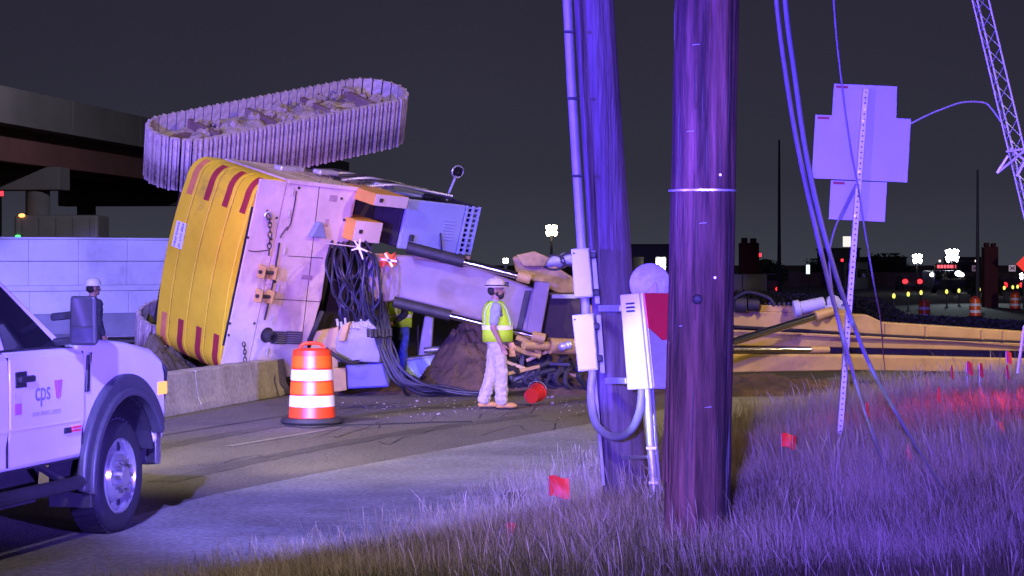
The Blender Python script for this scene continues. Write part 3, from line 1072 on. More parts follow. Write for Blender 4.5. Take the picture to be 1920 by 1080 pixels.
caked('caked_soil', TX0 + 0.45, TX1 - 0.45, 1.68 + 0.29, 3, 0.17)
for k in range(26):
    x = random.uniform(TX0 + 0.5, TX1 - 0.6)
    z = random.uniform(-1.15, -0.48)
    mb = MB()
    s = random.uniform(0.03, 0.10)
    mb.ball((0, 0, 0), (s * 1.5, s * 0.9, s), 9, 6)
    for v in mb.v:
        v *= 1 + 0.45 * float(vnoise(v.x * 30 + k, v.z * 30, k))
    for v in mb.v:
        v += Vector((x, 2.0 + random.uniform(-0.02, 0.06), z))
    mb.build('soil_clod', MUD, rig, SWM.inverted(), 30)
for x in (1.2, 2.35, 3.5, 4.4):
    MB().box((x, 1.98, -0.85), (0.10, 0.16, 0.72)).build('frame_rib', MATS['track frame paint'], rig, SWM.inverted(), 0, bevel=0.015)
# more seams, hinges and stains of use on the roof sheet
for (x0, y0, x1, y1) in ((600, 340, 560, 690), (541, 480, 606, 484), (505, 560, 600, 566)):
    a, b = rp(x0, y0, 1.651), rp(x1, y1, 1.651)
    a.z = b.z = 1.650
    d = b - a
    MB().box((a + b) / 2, (d.length, 0.012, 0.006), d.to_track_quat('X', 'Z').to_matrix()).build('panel_seam', DARK, rig, None, 0)
for (px, py) in ((548, 360), (541, 400), (533, 470), (520, 540), (510, 600), (500, 660)):
    q = on_roof(px, py, 1.652)
    MB().cyl(q + Vector((0, -0.06, 0.012)), q + Vector((0, 0.06, 0.012)), 0.016, n=8).build('hinge', GALV, rig)
for (px, py, w, h) in ((625, 372, 0.16, 0.10), (575, 520, 0.22, 0.07), (612, 418, 0.08, 0.12)):
    q = on_roof(px, py, 1.652)
    MB().b6(q.x - w / 2, q.x + w / 2, q.y - h / 2, q.y + h / 2, 1.650, 1.656).build('decal', mat('worn decal', (0.36, 0.26, 0.28), 0.6, 0, 0.3, 9), rig, None, 0)

# ---- boom arm, mast and hydraulics of the rig (points given in the place, stored in the rig's frame)
def ppoly(name, pts, Y, depth, m, bevel=0.02, parent=rig):
    return MB().prism([P(x, y, Y) for x, y in pts], (0, depth, 0)).build(name, m, parent, RIGM, 0, bevel=bevel)


ARM = mat('boom arm paint', (0.22, 0.165, 0.165), 0.5, 0, 0.15, 2.0, dirt=(0.2, 0.15, 0.11), dirt_amt=0.25)
ppoly('boom_arm', [(684, 482), (702, 474), (770, 479), (872, 494), (1003, 541), (1003, 637), (880, 606), (762, 566), (742, 563), (708, 570), (692, 560)], 33.2, 0.62, ARM, 0.03)
ppoly('arm_rib', [(742, 560), (764, 563), (881, 603), (1001, 633), (1001, 625), (881, 596), (764, 557), (742, 554)], 33.185, 0.02, ARM, 0.004)
ppoly('arm_plate', [(775, 478), (882, 480), (878, 500), (860, 498), (776, 486)], 33.0, 0.5, mat('brown plate', (0.20, 0.11, 0.07), 0.6), 0.012)
ppoly('arm_flange', [(1003, 527), (1032, 530), (1012, 640), (985, 641), (990, 600)], 33.05, 0.75, ARM, 0.015)
ppoly('arm_flange_rib', [(984, 545), (996, 545), (978, 620), (968, 618)], 33.16, 0.05, DARK, 0.006)
ppoly('pivot_shade_block', [(1030, 549), (1092, 549), (1092, 641), (1016, 641)], 34.2, 0.7, mat('shaded interior brown', (0.06, 0.04, 0.035), 0.6, 0, 0.3, 5), 0.03)  # dark brown block, shadow of the open interior put into its colour
MB().pbox(P(1034, 560, 34.1), (0.4, 0, 0), (0, 0.1, 0), (0, 0, 0.07)).build('hinge_plate', ENAMEL, rig, RIGM, 0, bevel=0.01)
ppoly('jib_beam', [(960, 482), (982, 476), (1012, 480), (1090, 530), (1090, 572), (1040, 547), (1000, 528), (968, 512)], 34.6, 0.5, RIGTAN, 0.03)
ppoly('jib_cheek', [(968, 478), (1002, 471), (1030, 483), (1020, 500), (980, 500)], 34.5, 0.08, RIGTAN, 0.015)
for (x0, y0, x1, y1, r, m, nm) in ((870, 491, 976, 518, 0.055, CHROME, 'hydraulic_rod'), (845, 592, 1003, 631, 0.05, CHROME, 'hydraulic_rod')):
    a, b = P(x0, y0, 32.95), P(x1, y1, 32.95)
    MB().cyl(a, b, r, n=16).build(nm, m, rig, RIGM, 40)
    d = (b - a).normalized()
    MB().cyl(b - d * 0.05, b + d * 0.16, r * 1.6, n=16).build('rod_eye', RIGTAN, rig, RIGM, 40, bevel=0.01)
    MB().cyl(a - d * 0.9, a, r * 1.7, n=16).build('hydraulic_barrel', DARK, rig, RIGM, 40, bevel=0.01)
a, b = P(1008, 648, 33.0), P(1098, 651, 33.4)
d = (b - a).normalized()
MB().cyl(a + d * 0.2, b, 0.125, n=20).build('feed_cylinder', RIGTAN, rig, RIGM, 40, bevel=0.015)
MB().cyl(a - d * 0.25, a + d * 0.2, 0.07, n=16).build('feed_cylinder_neck', RIGTAN, rig, RIGM, 40, bevel=0.01)
MB().tube([P(968, 632, 33.0), P(990, 640, 33.0), P(1012, 662, 33.1)], 0.045, 8).build('link_bar', RIGTAN, rig, RIGM)
MB().tube([P(955, 648, 33.0), P(985, 660, 33.0), P(1012, 668, 33.1)], 0.04, 8).build('link_bar', RIGTAN, rig, RIGM)
for (x, y) in ((1055, 650), (1066, 647)):
    MB().ball(P(x, y, 33.05), 0.07, 12, 8).build('hose_fitting', GALV, rig, RIGM, 60)


def my(px):
    return 34.0 + (px - 1000) / 920 * 1.5


def mpoly(name, pts, dy, depth, m, bevel=0.015):
    a = [P(x, y, my(x) + dy) for x, y in pts]
    return MB().prism(a, (0, depth, 0)).build(name, m, rig, RIGM, 0, bevel=bevel)


mpoly('mast_beam', [(1095, 572), (1370, 583), (1560, 588), (1625, 590), (1656, 604), (1990, 626), (1990, 643), (1370, 614), (1095, 603)], 0.0, 0.55, RIGTAN)
mpoly('mast_beam', [(1095, 606), (1370, 618), (1990, 647), (1990, 660), (1600, 652), (1370, 648), (1095, 640)], 0.03, 0.5, RIGTAN)
mpoly('mast_beam', [(1280, 664), (1600, 664), (1990, 674), (1990, 700), (1600, 694), (1280, 700)], 0.05, 0.45, RIGTAN)
mpoly('mast_web', [(1095, 600), (1990, 640), (1990, 690), (1280, 690), (1095, 640)], 0.2, 0.2, DARK, 0.0)
for x in (1660, 1735, 1840, 1880):
    mpoly('mast_stiffener', [(x, 606 + (x - 1660) * 0.065), (x + 5, 606 + (x - 1660) * 0.065), (x + 5, 628 + (x - 1660) * 0.05), (x, 628 + (x - 1660) * 0.05)], -0.03, 0.05, RIGTAN, 0.004)
MB().tube([P(1376, 612, 34.5), P(1500, 619, 34.7), P(1640, 628, 34.95), P(1800, 637, 35.25), P(1985, 644, 35.5)], 0.022, 6).build('mast_cable', DARK, rig, RIGM)
for (pts, rr) in ((((1352, 648), (1530, 593)), 0.062), (((1340, 656), (1522, 656)), 0.045)):
    a, b = P(*pts[0], 33.85), P(*pts[1], 34.3)
    d = (b - a).normalized()
    MB().cyl(a, b, rr, n=18).build('hydraulic_rod', CHROME, rig, RIGM, 40)
    MB().cyl(b - d * 0.02, b + d * 0.3, rr * 1.5, rr * 1.2, n=16).build('rod_clevis', RIGTAN, rig, RIGM, 40, bevel=0.01)
    MB().cyl(a - d * 1.2, a, rr * 1.8, n=16).build('hydraulic_barrel', DARK, rig, RIGM, 40, bevel=0.01)
# winch, valve bank and drive motor on top of the mast
for x, w in ((1388, 0.16), (1412, 0.13)):
    MB().cyl(P(x - 11, 571, 34.6), P(x + 11, 572, 34.6), w * 0.8, n=16).build('winch_drum', DARK, rig, RIGM, 40, bevel=0.015)
mpoly('valve_bank', [(1425, 584), (1428, 572), (1488, 574), (1488, 586)], 0.05, 0.3, RIGTAN, 0.008)
for k in range(6):
    MB().cyl(P(1434 + k * 9, 573, 34.8), P(1434 + k * 9, 567, 34.8), 0.025, n=8).build('valve_spool', DARK, rig, RIGM)
MB().cyl(P(1498, 578, 34.7), P(1546, 568, 34.7), 0.105, n=20).build('drive_motor', ENAMEL, rig, RIGM, 40, bevel=0.02)
MB().cyl(P(1488, 580, 34.7), P(1500, 578, 34.7), 0.14, n=20).build('motor_flange', ENAMEL, rig, RIGM, 40, bevel=0.015)
for (x, y, r) in ((1562, 566, 0.11), (1578, 572, 0.08), (1555, 580, 0.09)):
    MB().lathe([(0.02, -0.1), (r, -0.08), (r * 0.8, 0), (r, 0.08), (0.02, 0.1)], P(x, y, 34.75), 'y', 18).build('rope_sheave', ENAMEL, rig, RIGM, 40)
mpoly('sheave_bracket', [(1535, 590), (1545, 572), (1585, 576), (1600, 592)], 0.02, 0.35, RIGTAN, 0.01)
for (pts) in (((1090, 560), (1120, 545), (1170, 552), (1200, 572)), ((1376, 560), (1402, 548), (1440, 558), (1452, 574)), ((1095, 590), (1150, 568), (1210, 560), (1250, 580))):
    MB().tube(smoothpath([P(x, y, 34.5) for x, y in pts]), 0.03, 7).build('hose', HOSE, rig, RIGM)

# torn hose bundle hanging out of the house, spilling to the ground
def hose(pts, r=0.022, m=HOSE):
    return MB().tube(smoothpath(pts, 7), r, 7).build('hose', m, rig, RIGM)


BH = mat('blue sheathed hose', (0.025, 0.028, 0.065), 0.5, 0, 0.25, 8)
for k in range(30):
    x = 624 + k * 2.5
    j = lambda s: random.uniform(-s, s)
    Yk = 33.0 - 0.012 * k + j(0.12)
    hose([P(x + j(6), 456 + j(5), Yk + 0.3), P(x + 6 + j(22), 500 + j(16), Yk - 0.15 + j(0.1)), P(x + 4 + j(26), 545 + j(16), Yk - 0.1 + j(0.1)), P(x + 14 + j(10), 590 + j(8), Yk), P(x + 22 + j(8), 615 + j(6), Yk + 0.15)], random.choice([0.010, 0.014, 0.018, 0.022]), BH if k % 3 else HOSE)
for k in range(11):
    x = 692 + k * 2.6
    j = lambda s: random.uniform(-s, s)
    e = 768 + k * 17
    hose([P(x, 560 + j(12), 33.05), P(x + 12 + j(6), 610, 32.75), P(x + 20 + j(8), 660 + j(6), 32.6), P(x + 42 + j(8) + k, 708 + j(6), 32.5), P((x + 42 + e) / 2 + j(6), 728 + j(4), 32.55), P(e, 738 + j(5), 32.7 + j(0.2)), P(e + 60 + j(20), 738 + j(6), 33.1 + j(0.3))], random.choice([0.016, 0.02, 0.026]))
for k in range(14):      # loose ends among the debris past the red bucket
    x = random.uniform(950, 1080)
    j = lambda s: random.uniform(-s, s)
    hose([P(x, 668 + j(8), 33.5), P(x + 20 + j(25), 690 + j(12), 33.2), P(x + j(40), 712 + j(10), 33.1), P(x + 30 + j(40), 735 + j(6), 33.3)], random.choice([0.03, 0.04, 0.05]), random.choice([HOSE, BLACK, DARK]))
for k in range(9):       # curled ends at the torn coupling
    c = P(632 + k * 7.5, 603 + random.uniform(-7, 5), 32.75)
    MB().cyl(c, c + Vector((0.02, -0.06, -0.10)), 0.022, n=8).build('hose_coupling', GALV, rig, RIGM)
for k in range(7):
    c = P(690 + k * 7, 617 + random.uniform(-4, 4), 32.5)
    MB().cyl(c, c + Vector((0.01, -0.05, -0.12)), 0.024, n=8).build('hose_coupling', DARK, rig, RIGM)

# torn machine panels under the hoses
MB().prism([P(x, y, 32.7) for x, y in ((640, 608), (690, 600), (716, 625), (712, 680), (632, 678), (628, 640))], (0.1, 0.7, 0)).build('torn_cover', mat('grey cover', (0.32, 0.30, 0.34), 0.5, 0, 0.15, 4), rig, RIGM, 0, bevel=0.02)
MB().prism([P(x, y, 32.6) for x, y in ((640, 612), (656, 603), (646, 640), (634, 640))], (0.1, 0.5, 0)).build('torn_bracket', RIGTAN, rig, RIGM, 0, bevel=0.01)
MB().prism([P(x, y, 32.9) for x, y in ((590, 622), (636, 612), (634, 690), (582, 694), (580, 660))], (0.0, 0.6, 0)).build('torn_side_panel', RIGTAN, rig, RIGM, 0, bevel=0.015)
MB().prism([P(x, y, 32.75) for x, y in ((648, 684), (718, 680), (730, 726), (650, 730))], (0.0, 0.6, 0)).build('oil_tank', mat('blue tank', (0.10, 0.09, 0.40), 0.4), rig, RIGM, 0, bevel=0.03)
MB().prism([P(x, y, 32.7) for x, y in ((622, 690), (648, 690), (650, 732), (626, 735))], (0.0, 0.5, 0)).build('torn_bracket', RIGTAN, rig, RIGM, 0, bevel=0.01)
MB().tube(smoothpath([P(612, 655, 32.5), P(630, 668, 32.4), P(655, 680, 32.4), P(672, 678, 32.5)]), 0.035, 8).build('link_bar', DARK, rig, RIGM)
MB().tube(smoothpath([P(604, 585, 32.6), P(592, 612, 32.5), P(580, 640, 32.6)]), 0.04, 8).build('hose', HOSE, rig, RIGM)

# tangled bent angle bars below the pivot
for k in range(12):
    a = P(random.uniform(950, 1075), random.uniform(660, 715), random.uniform(33.0, 33.6))
    d = Vector((random.uniform(-.6, .6), random.uniform(-.2, .2), random.uniform(-.45, .25)))
    MB().box(a, (d.length, 0.07, 0.05), d.to_track_quat('X', 'Z').to_matrix()).build('bent_bar', random.choice([DARK, RIGTAN, DARK]), rig, RIGM, 0, bevel=0.006)

# rope and orange rag tied between the house and the arm
rope = thing('marker_rope', 'thin pale rope with knotted white tape stretched over the boom arm', 'rope', P(615, 458, 32.3))
MB().tube(smoothpath([P(613, 456, 32.3), P(645, 460, 32.2), P(672, 464, 32.1), P(700, 475, 32.6), P(722, 482, 33.0)]), 0.008, 6).build('cord', mat('pale rope', (0.6, 0.5, 0.32), 0.9), rope, fr(rope))
mb = MB()
for (dx, dy) in ((-0.06, 0.10), (0.06, -0.16), (0.12, -0.05), (-0.1, -0.03), (0.02, 0.12)):
    c = P(673, 465, 32.05)
    mb.cap(c, c + Vector((dx, -0.03, dy)), 0.02, 0.012, 8)
mb.build('knotted_tape', SHEET, rope, fr(rope), 60)
rag = thing('orange_rag', 'orange rag crossed with white tape on the boom arm', 'rag', P(727, 488, 33.0))
mb = MB()
n = 8
for j in range(n + 1):
    for i in range(n + 1):
        q = P(712 + 30 * i / n, 475 + 24 * j / n + 3 * math.sin(i * 1.4), 33.1 - 0.04 * math.sin(i * 1.1 + j * 0.8))
        mb.v.append(q)
for j in range(n):
    for i in range(n):
        a = j * (n + 1) + i
        mb.f.append((a, a + 1, a + n + 2, a + n + 1))
mb.build('cloth', mat('orange cloth', (0.85, 0.16, 0.05), 0.8), rag, fr(rag), 180)
for (x0, y0, x1, y1) in ((722, 475, 736, 500), (714, 486, 744, 490)):
    a, b = P(x0, y0, 33.03), P(x1, y1, 33.03)
    MB().box((a + b) / 2, ((b - a).length, 0.01, 0.035), (b - a).to_track_quat('X', 'Z').to_matrix()).build('white_strip', SHEET, rag, fr(rag), 0)

# white wrapped bundles lying on the jib
for k, (x, y, rx, rz, lb) in enumerate(((1038, 492, 0.24, 0.13, 'pale plastic wrapped bundle looped with dark strap on the jib'), (1070, 486, 0.22, 0.12, 'crumpled pale sheeting on the jib against the narrow pole box'))):
    mb = MB().ball((0, 0, 0), (rx, 0.25, rz), 20, 14)
    for v in mb.v:
        v *= 1 + 0.22 * float(vnoise(v.x * 11, v.z * 13, k + 2))
    o = thing('wrapped_bundle', lb, 'bundle', P(x, y, 34.8))
    mb.build('sheeting', ENAMEL, o, None, 70)
    MB().tube([Vector((rx * 0.75 * math.cos(w), -0.2, rz * 0.9 * math.sin(w))) for w in [2 * math.pi * i / 16 for i in range(17)]], 0.018, 6).build('strap', DARK, o)

# pale chest and upright slab seen beneath the arm
o = thing('tool_chest', 'pale blue tool chest with gear on its lid beneath the boom arm', 'chest', P(798, 715, 36.0))
f = fr(o)
MB().prism([P(x, y, 36.0) for x, y in ((762, 672), (836, 664), (838, 705), (818, 716), (760, 716))], (0.05, 0.7, 0)).build('chest_body', mat('pale blue enamel', (0.50, 0.70, 0.80), 0.4, 0, 0.1, 3), o, f, 0, bevel=0.02)
MB().prism([P(x, y, 35.97) for x, y in ((760, 672), (838, 662), (838, 666), (760, 677))], (0.05, 0.78, 0)).build('chest_lid', ENAMEL, o, f, 0, bevel=0.008)
MB().cyl(P(795, 657, 36.3), P(828, 654, 36.3), 0.05, n=12).build('lid_handle', GALV, o, f, 40)
o = thing('upright_slab', 'leaning grey steel slab standing behind the pale blue chest', 'slab', P(800, 700, 38))
MB().prism([P(x, y, 38.0) for x, y in ((796, 592), (812, 596), (806, 690), (778, 690))], (0, 0.5, 0)).build('slab_plate', ENAMEL, o, fr(o), 0, bevel=0.02)
MB().cyl(P(783, 610, 37.9), P(783, 690, 37.9), 0.02).build('slab_edge_bar', DARK, o, fr(o))


# ------------------------------------------------------------------ white utility pickup
tr = thing('utility_pickup', 'white crew cab utility pickup with dark wheel arches parked on the road', 'pickup truck', (-3.89, 16.51, 0.004), R(76))
AR = 0.63


def arc(c, r, a0, a1, n):
    return [(c[0] + r * math.cos(R(a0 + (a1 - a0) * i / n)), c[1] + r * math.sin(R(a0 + (a1 - a0) * i / n))) for i in range(n + 1)]


def side_prism(pts, y0, y1):
    return MB().prism([(x, y0, z) for x, z in pts], (0, y1 - y0, 0))


body = [(-3.05, 0.62)] + arc((0, 0.43), AR, 162.5, 17.5, 18) + [(0.78, 0.64), (0.83, 0.85), (0.82, 1.16), (0.76, 1.28), (0.55, 1.37), (0.1, 1.435), (-0.4, 1.475), (-0.70, 1.48), (-0.86, 1.43), (-3.05, 1.43)]
side_prism(body, -0.985, 0.985).build('body', WHITE, tr, None, 30, bevel=0.045, seg=4)
side_prism([(-2.6, 0.3), (-0.7, 0.3), (-0.58, 0.75), (-0.2, 1.05), (0.25, 1.05), (0.6, 0.75), (0.7, 0.5), (0.75, 0.9), (-2.6, 0.9)], -0.62, 0.62).build('chassis', DARK, tr, None, 0)
# raised bonnet
MB().loft([[(-0.68, -0.80, 1.46), (-0.68, -0.55, 1.52), (-0.68, 0.55, 1.52), (-0.68, 0.80, 1.46), (-0.68, 0.8, 1.3), (-0.68, -0.8, 1.3)],
           [(0.2, -0.78, 1.42), (0.2, -0.55, 1.485), (0.2, 0.55, 1.485), (0.2, 0.78, 1.42), (0.2, 0.78, 1.2), (0.2, -0.78, 1.2)],
           [(0.72, -0.72, 1.30), (0.72, -0.5, 1.36), (0.72, 0.5, 1.36), (0.72, 0.72, 1.30), (0.72, 0.72, 1.1), (0.72, -0.72, 1.1)]]).build('bonnet', WHITE, tr, None, 40, bevel=0.03, seg=3)
# greenhouse
lo, hi = 1.43, 1.99
MB().loft([[(-0.80, -0.93, lo), (-3.02, -0.93, lo), (-3.02, 0.93, lo), (-0.80, 0.93, lo)],
           [(-1.62, -0.74, hi), (-2.92, -0.74, hi), (-2.92, 0.74, hi), (-1.62, 0.74, hi)],
           [(-1.80, -0.66, hi + 0.06), (-2.85, -0.66, hi + 0.06), (-2.85, 0.66, hi + 0.06), (-1.80, 0.66, hi + 0.06)]]).build('cab_shell', WHITE, tr, None, 40, bevel=0.03, seg=3)
sl = (0.93 - 0.74) / (hi - lo)


def wy(z, off=0.008):
    return -(0.93 - sl * (z - lo)) - off


for s in (1, -1):
    for pts in ([(-0.98, 1.44), (-1.78, 1.44), (-1.78, 1.90), (-1.60, 1.90)], [(-1.86, 1.44), (-2.85, 1.44), (-2.80, 1.90), (-1.86, 1.90)]):
        vs = [(x, s * wy(z), z) for x, z in pts]
        MB().prism(vs, (0, s * 0.03, 0)).build('side_window', GLASS, tr, None, 0)
    MB().tube([(-0.90, s * wy(1.435), 1.435), (-1.82, s * wy(1.435), 1.435), (-2.9, s * wy(1.435), 1.435)], 0.014, 6).build('window_seal', PLASTIC, tr)
MB().prism([(-0.86, -0.84, 1.475), (-0.86, 0.84, 1.475), (-1.58, 0.70, 1.955), (-1.58, -0.70, 1.955)], (0.02, 0, 0.016)).build('windscreen', GLASS, tr, None, 0)
# doors: pressed panels on the flanks
for s in (-1, 1):
    for (x0, x1) in ((-1.86, -0.715), (-2.98, -1.875)):
        prof = [(0.978, 0.64), (0.992, 0.80), (1.012, 0.92), (1.012, 1.22), (1.004, 1.38), (0.96, 1.432), (0.92, 1.432), (0.92, 0.64)]
        rg = [[(x, s * a, z) for a, z in prof] for x in ((x0, x1) if s > 0 else (x1, x0))]
        d = MB().loft(rg).build('door', WHITE, tr, None, 30, bevel=0.012)
        MB().b6(x0 + 0.08, x0 + 0.30, s * 1.014, s * 1.055, 1.225, 1.27).build('handle', PLASTIC, d, None, 0, bevel=0.012)
        MB().b6(x0 + 0.07, x0 + 0.23, s * 1.010, s * 1.020, 1.19, 1.30).build('handle_cup', PLASTIC, d, None, 0, bevel=0.008)
    # arch flare, fender vent, step, mud flap
    pts = arc((0, 0.40), AR + 0.005, 30, 184, 26) + arc((0, 0.42), AR + 0.15, 182, 28, 26)
    ins = arc((0, 0.40), AR + 0.005, 29, 184, 26) + arc((0, 0.41), AR + 0.06, 184, 29, 26)
    side_prism(pts, s * 0.975, s * 1.045).build('wheel_arch_flare', FLARE, tr, None, 40, bevel=0.02, seg=3)
    side_prism(ins, s * 0.98, s * 1.075).build('flare_lip', FLARE, tr, None, 40, bevel=0.012)
    side_prism(arc((0, 0.43), AR - 0.004, 15, 165, 20) + arc((0, 0.43), AR - 0.03, 165, 15, 20), s * 0.02, s * 0.978).build('wheel_well', BLACK, tr, None, 0)
    MB().prism([(-0.66, s * 0.98, 1.10), (-0.63, s * 0.98, 1.36), (-0.585, s * 0.98, 1.38), (-0.60, s * 0.98, 1.10)], (0, s * 0.022, 0)).build('fender_vent', PLASTIC, tr, None, 0, bevel=0.006)
    MB().prism([(-0.62, s * 0.98, 1.30), (-0.61, s * 0.98, 1.385), (-0.57, s * 0.98, 1.385), (-0.585, s * 0.98, 1.30)], (0, s * 0.028, 0)).build('vent_trim', CHROME, tr, None, 0, bevel=0.006)
    MB().b6(-0.66, -0.60, s * 0.70, s * 1.04, 0.26, 0.66).build('mud_flap', BLACK, tr, None, 0, bevel=0.008)
    MB().tube([(-0.75, s * 1.0, 0.46), (-2.7, s * 1.0, 0.46)], 0.05, 8).build('step_bar', PLASTIC, tr)
    for x in (-0.95, -2.4):
        MB().tube([(x, s * 1.0, 0.46), (x, s * 0.7, 0.62)], 0.03, 6).build('step_bracket', PLASTIC, tr)
    # mirror
    mh = MB().loft([[(-1.04, s * 1.10, 1.48), (-1.04, s * 1.28, 1.48), (-1.04, s * 1.28, 1.78), (-1.04, s * 1.10, 1.78)], [(-1.13, s * 1.08, 1.45), (-1.13, s * 1.30, 1.45), (-1.13, s * 1.29, 1.81), (-1.13, s * 1.09, 1.81)]]).build('mirror', PLASTIC, tr, None, 0, bevel=0.025, seg=3)
    MB().b6(-1.131, -1.137, s * 1.11, s * 1.27, 1.59, 1.785).build('mirror_glass', mat('mirror glass', (0.42, 0.40, 0.42), 0.12, 0.9, 0.02), mh, None, 0)
    MB().b6(-1.131, -1.137, s * 1.11, s * 1.27, 1.475, 1.575).build('wide_mirror_glass', mat('wide mirror glass', (0.22, 0.2, 0.28), 0.15, 0.8, 0.02), mh, None, 0)
    for z in (1.50, 1.68):
        MB().tube([(-1.0, s * 0.90, z - 0.03), (-1.05, s * 1.18, z)], 0.028, 8).build('mirror_arm', PLASTIC, mh)
    # head lamp, fog of the bumper
    MB().b6(0.70, 0.845, s * 0.66, s * 0.97, 0.98, 1.20).build('head_lamp', mat('lamp lens', (0.75, 0.75, 0.78), 0.1, 0.2, 0.02), tr, None, 0, bevel=0.03)
    MB().b6(0.66, 0.835, s * 0.962, s * 0.995, 1.00, 1.10).build('side_marker', glow('amber marker', (1.0, 0.45, 0.18), 1.6), tr, None, 0, bevel=0.01)
    # wheels, front and rear
    for xw, rear in ((0, False), (-4.05, True)):
        y0 = s * 0.70
        prof = [(0.285, 0.0), (0.36, -0.01), (0.41, 0.02), (0.43, 0.06), (0.43, 0.22), (0.41, 0.265), (0.36, 0.285), (0.285, 0.265)]
        wobj = MB().lathe([(r, s * h) for r, h in prof], (xw, y0, 0.43), 'y', 40).build('wheel', BLACK, tr, None, 50)
        MB().lathe([(r, s * h) for r, h in [(0.285, 0.265), (0.275, 0.275), (0.262, 0.262), (0.25, 0.205), (0.20, 0.215), (0.165, 0.265), (0.14, 0.272), (0.075, 0.272), (0.07, 0.315), (0.0, 0.318)]], (xw, y0, 0.43), 'y', 40).build('rim', mat('polished rim', (0.72, 0.72, 0.74), 0.22, 0.85, 0.05), wobj, None, 35)
        for k in range(8):
            a = 2 * math.pi * (k + 0.5) / 8
            c = Vector((xw + 0.222 * math.cos(a), y0 + s * 0.205, 0.43 + 0.222 * math.sin(a)))
            MB().cyl(c, c + Vector((0, s * 0.012, 0)), 0.027, n=12).build('hand_hole', BLACK, wobj, None, 40)
        for k in range(10):
            a = 2 * math.pi * k / 10
            c = Vector((xw + 0.115 * math.cos(a), y0 + s * 0.27, 0.43 + 0.115 * math.sin(a)))
            MB().cyl(c, c + Vector((0, s * 0.045, 0)), 0.017, n=6).build('lug_nut', CHROME, wobj, None, 0)
        for k in range(44):
            a = 2 * math.pi * k / 44
            rot = Matrix.Rotation(-a, 3, 'Y')
            c = Vector((xw, y0 + s * 0.14, 0.43)) + rot @ Vector((0.432, 0, 0))
            if k == 0 and xw == 0 and s == -1:
                pass
            MB().box(c, (0.016, 0.20, 0.038), rot @ Matrix.Rotation(0.25, 3, 'X')).build('tread_block', BLACK, wobj, None, 0)
# front end
MB().loft([[(0.70, -1.0, 0.46), (0.70, -1.0, 0.80), (0.62, -0.98, 0.80), (0.62, -0.98, 0.46)], [(0.88, -0.86, 0.44), (0.88, -0.86, 0.82), (0.76, -0.86, 0.82), (0.76, -0.86, 0.44)],
           [(0.95, -0.4, 0.44), (0.95, -0.4, 0.82), (0.82, -0.4, 0.82), (0.82, -0.4, 0.44)], [(0.95, 0.4, 0.44), (0.95, 0.4, 0.82), (0.82, 0.4, 0.82), (0.82, 0.4, 0.44)],
           [(0.88, 0.86, 0.44), (0.88, 0.86, 0.82), (0.76, 0.86, 0.82), (0.76, 0.86, 0.44)], [(0.70, 1.0, 0.46), (0.70, 1.0, 0.80), (0.62, 0.98, 0.80), (0.62, 0.98, 0.46)]]).build('bumper', mat('bumper chrome', (0.6, 0.6, 0.62), 0.25, 0.9, 0.04), tr, None, 40, bevel=0.02, seg=3)
MB().b6(0.80, 0.86, -0.64, 0.64, 0.86, 1.22).build('grille', PLASTIC, tr, None, 0, bevel=0.02)
for z in (0.95, 1.04, 1.13):
    MB().b6(0.855, 0.875, -0.6, 0.6, z - 0.018, z + 0.018).build('grille_bar', CHROME, tr, None, 0, bevel=0.006)
for s in (-1, 1):
    MB().tube(smoothpath([(0.93, s * 0.78, 0.62), (0.98, s * 0.86, 0.85), (0.97, s * 0.90, 1.08), (0.90, s * 0.90, 1.22), (0.86, s * 0.60, 1.24)], 5), 0.028, 8).build('grille_guard', BLACK, tr)
# utility bed
MB().b6(-6.1, -3.12, -1.02, 1.02, 0.66, 1.5).build('utility_body', WHITE, tr, None, 0, bevel=0.03)
MB().b6(-6.0, -3.2, -0.5, 0.5, 0.42, 0.66).build('bed_frame', DARK, tr, None, 0)
for s in (-1, 1):
    for x in (-0.712, -1.868, -2.985):
        MB().b6(x - 0.006, x + 0.006, s * 0.980, s * 0.998, 0.66, 1.40).build('door_gap', BLACK, tr, None, 0)
    MB().b6(-2.98, -0.72, s * 0.978, s * 0.994, 0.628, 0.640).build('sill_gap', BLACK, tr, None, 0)
    MB().b6(-2.9, -0.8, s * 1.010, s * 1.0165, 0.90, 0.915).build('door_moulding', WHITE, tr, None, 0, bevel=0.004)
# lettering and stickers on the front door
yy = -1.0145
LOGO = mat('logo grey', (0.20, 0.19, 0.25), 0.5)
LOGOR = mat('logo magenta', (0.50, 0.16, 0.30), 0.5)
word('lettering', 'cps', 0.19, LOGO, tr, axes((-1.385, yy, 1.145), (1, 0, 0), (0, 0, 1), (0, -1, 0)), 0.002, 0.95)
for k, dx in enumerate((-0.045, 0.0, 0.045)):
    MB().prism([(-1.165 + dx, yy, 1.215), (-1.13 + dx, yy, 1.215), (-1.14 + dx * 0.55, yy, 1.09 - 0.015 * (k == 1)), (-1.155 + dx * 0.55, yy, 1.09)], (0, -0.003, 0)).build('logo_mark', LOGOR, tr, None, 0)
for (x0, x1) in ((-1.55, -1.44), (-1.42, -1.28), (-1.26, -1.11)):
    MB().b6(x0, x1, yy, yy - 0.002, 0.985, 1.012).build('fine_print', mat('fine print', (0.45, 0.44, 0.5), 0.5), tr, None, 0)
MB().b6(-1.80, -1.705, yy, yy - 0.003, 1.01, 1.085).build('sticker', LOGOR, tr, None, 0)
MB().b6(-1.80, -1.705, yy, yy - 0.002, 1.09, 1.165).build('sticker', mat('pale sticker', (0.58, 0.55, 0.62), 0.5), tr, None, 0)
word('lettering', 'FX4', 0.06, INK, tr, axes((-0.985, -1.010, 0.845), (1, 0, 0), (0, 0, 1), (0, -1, 0)), 0.008)
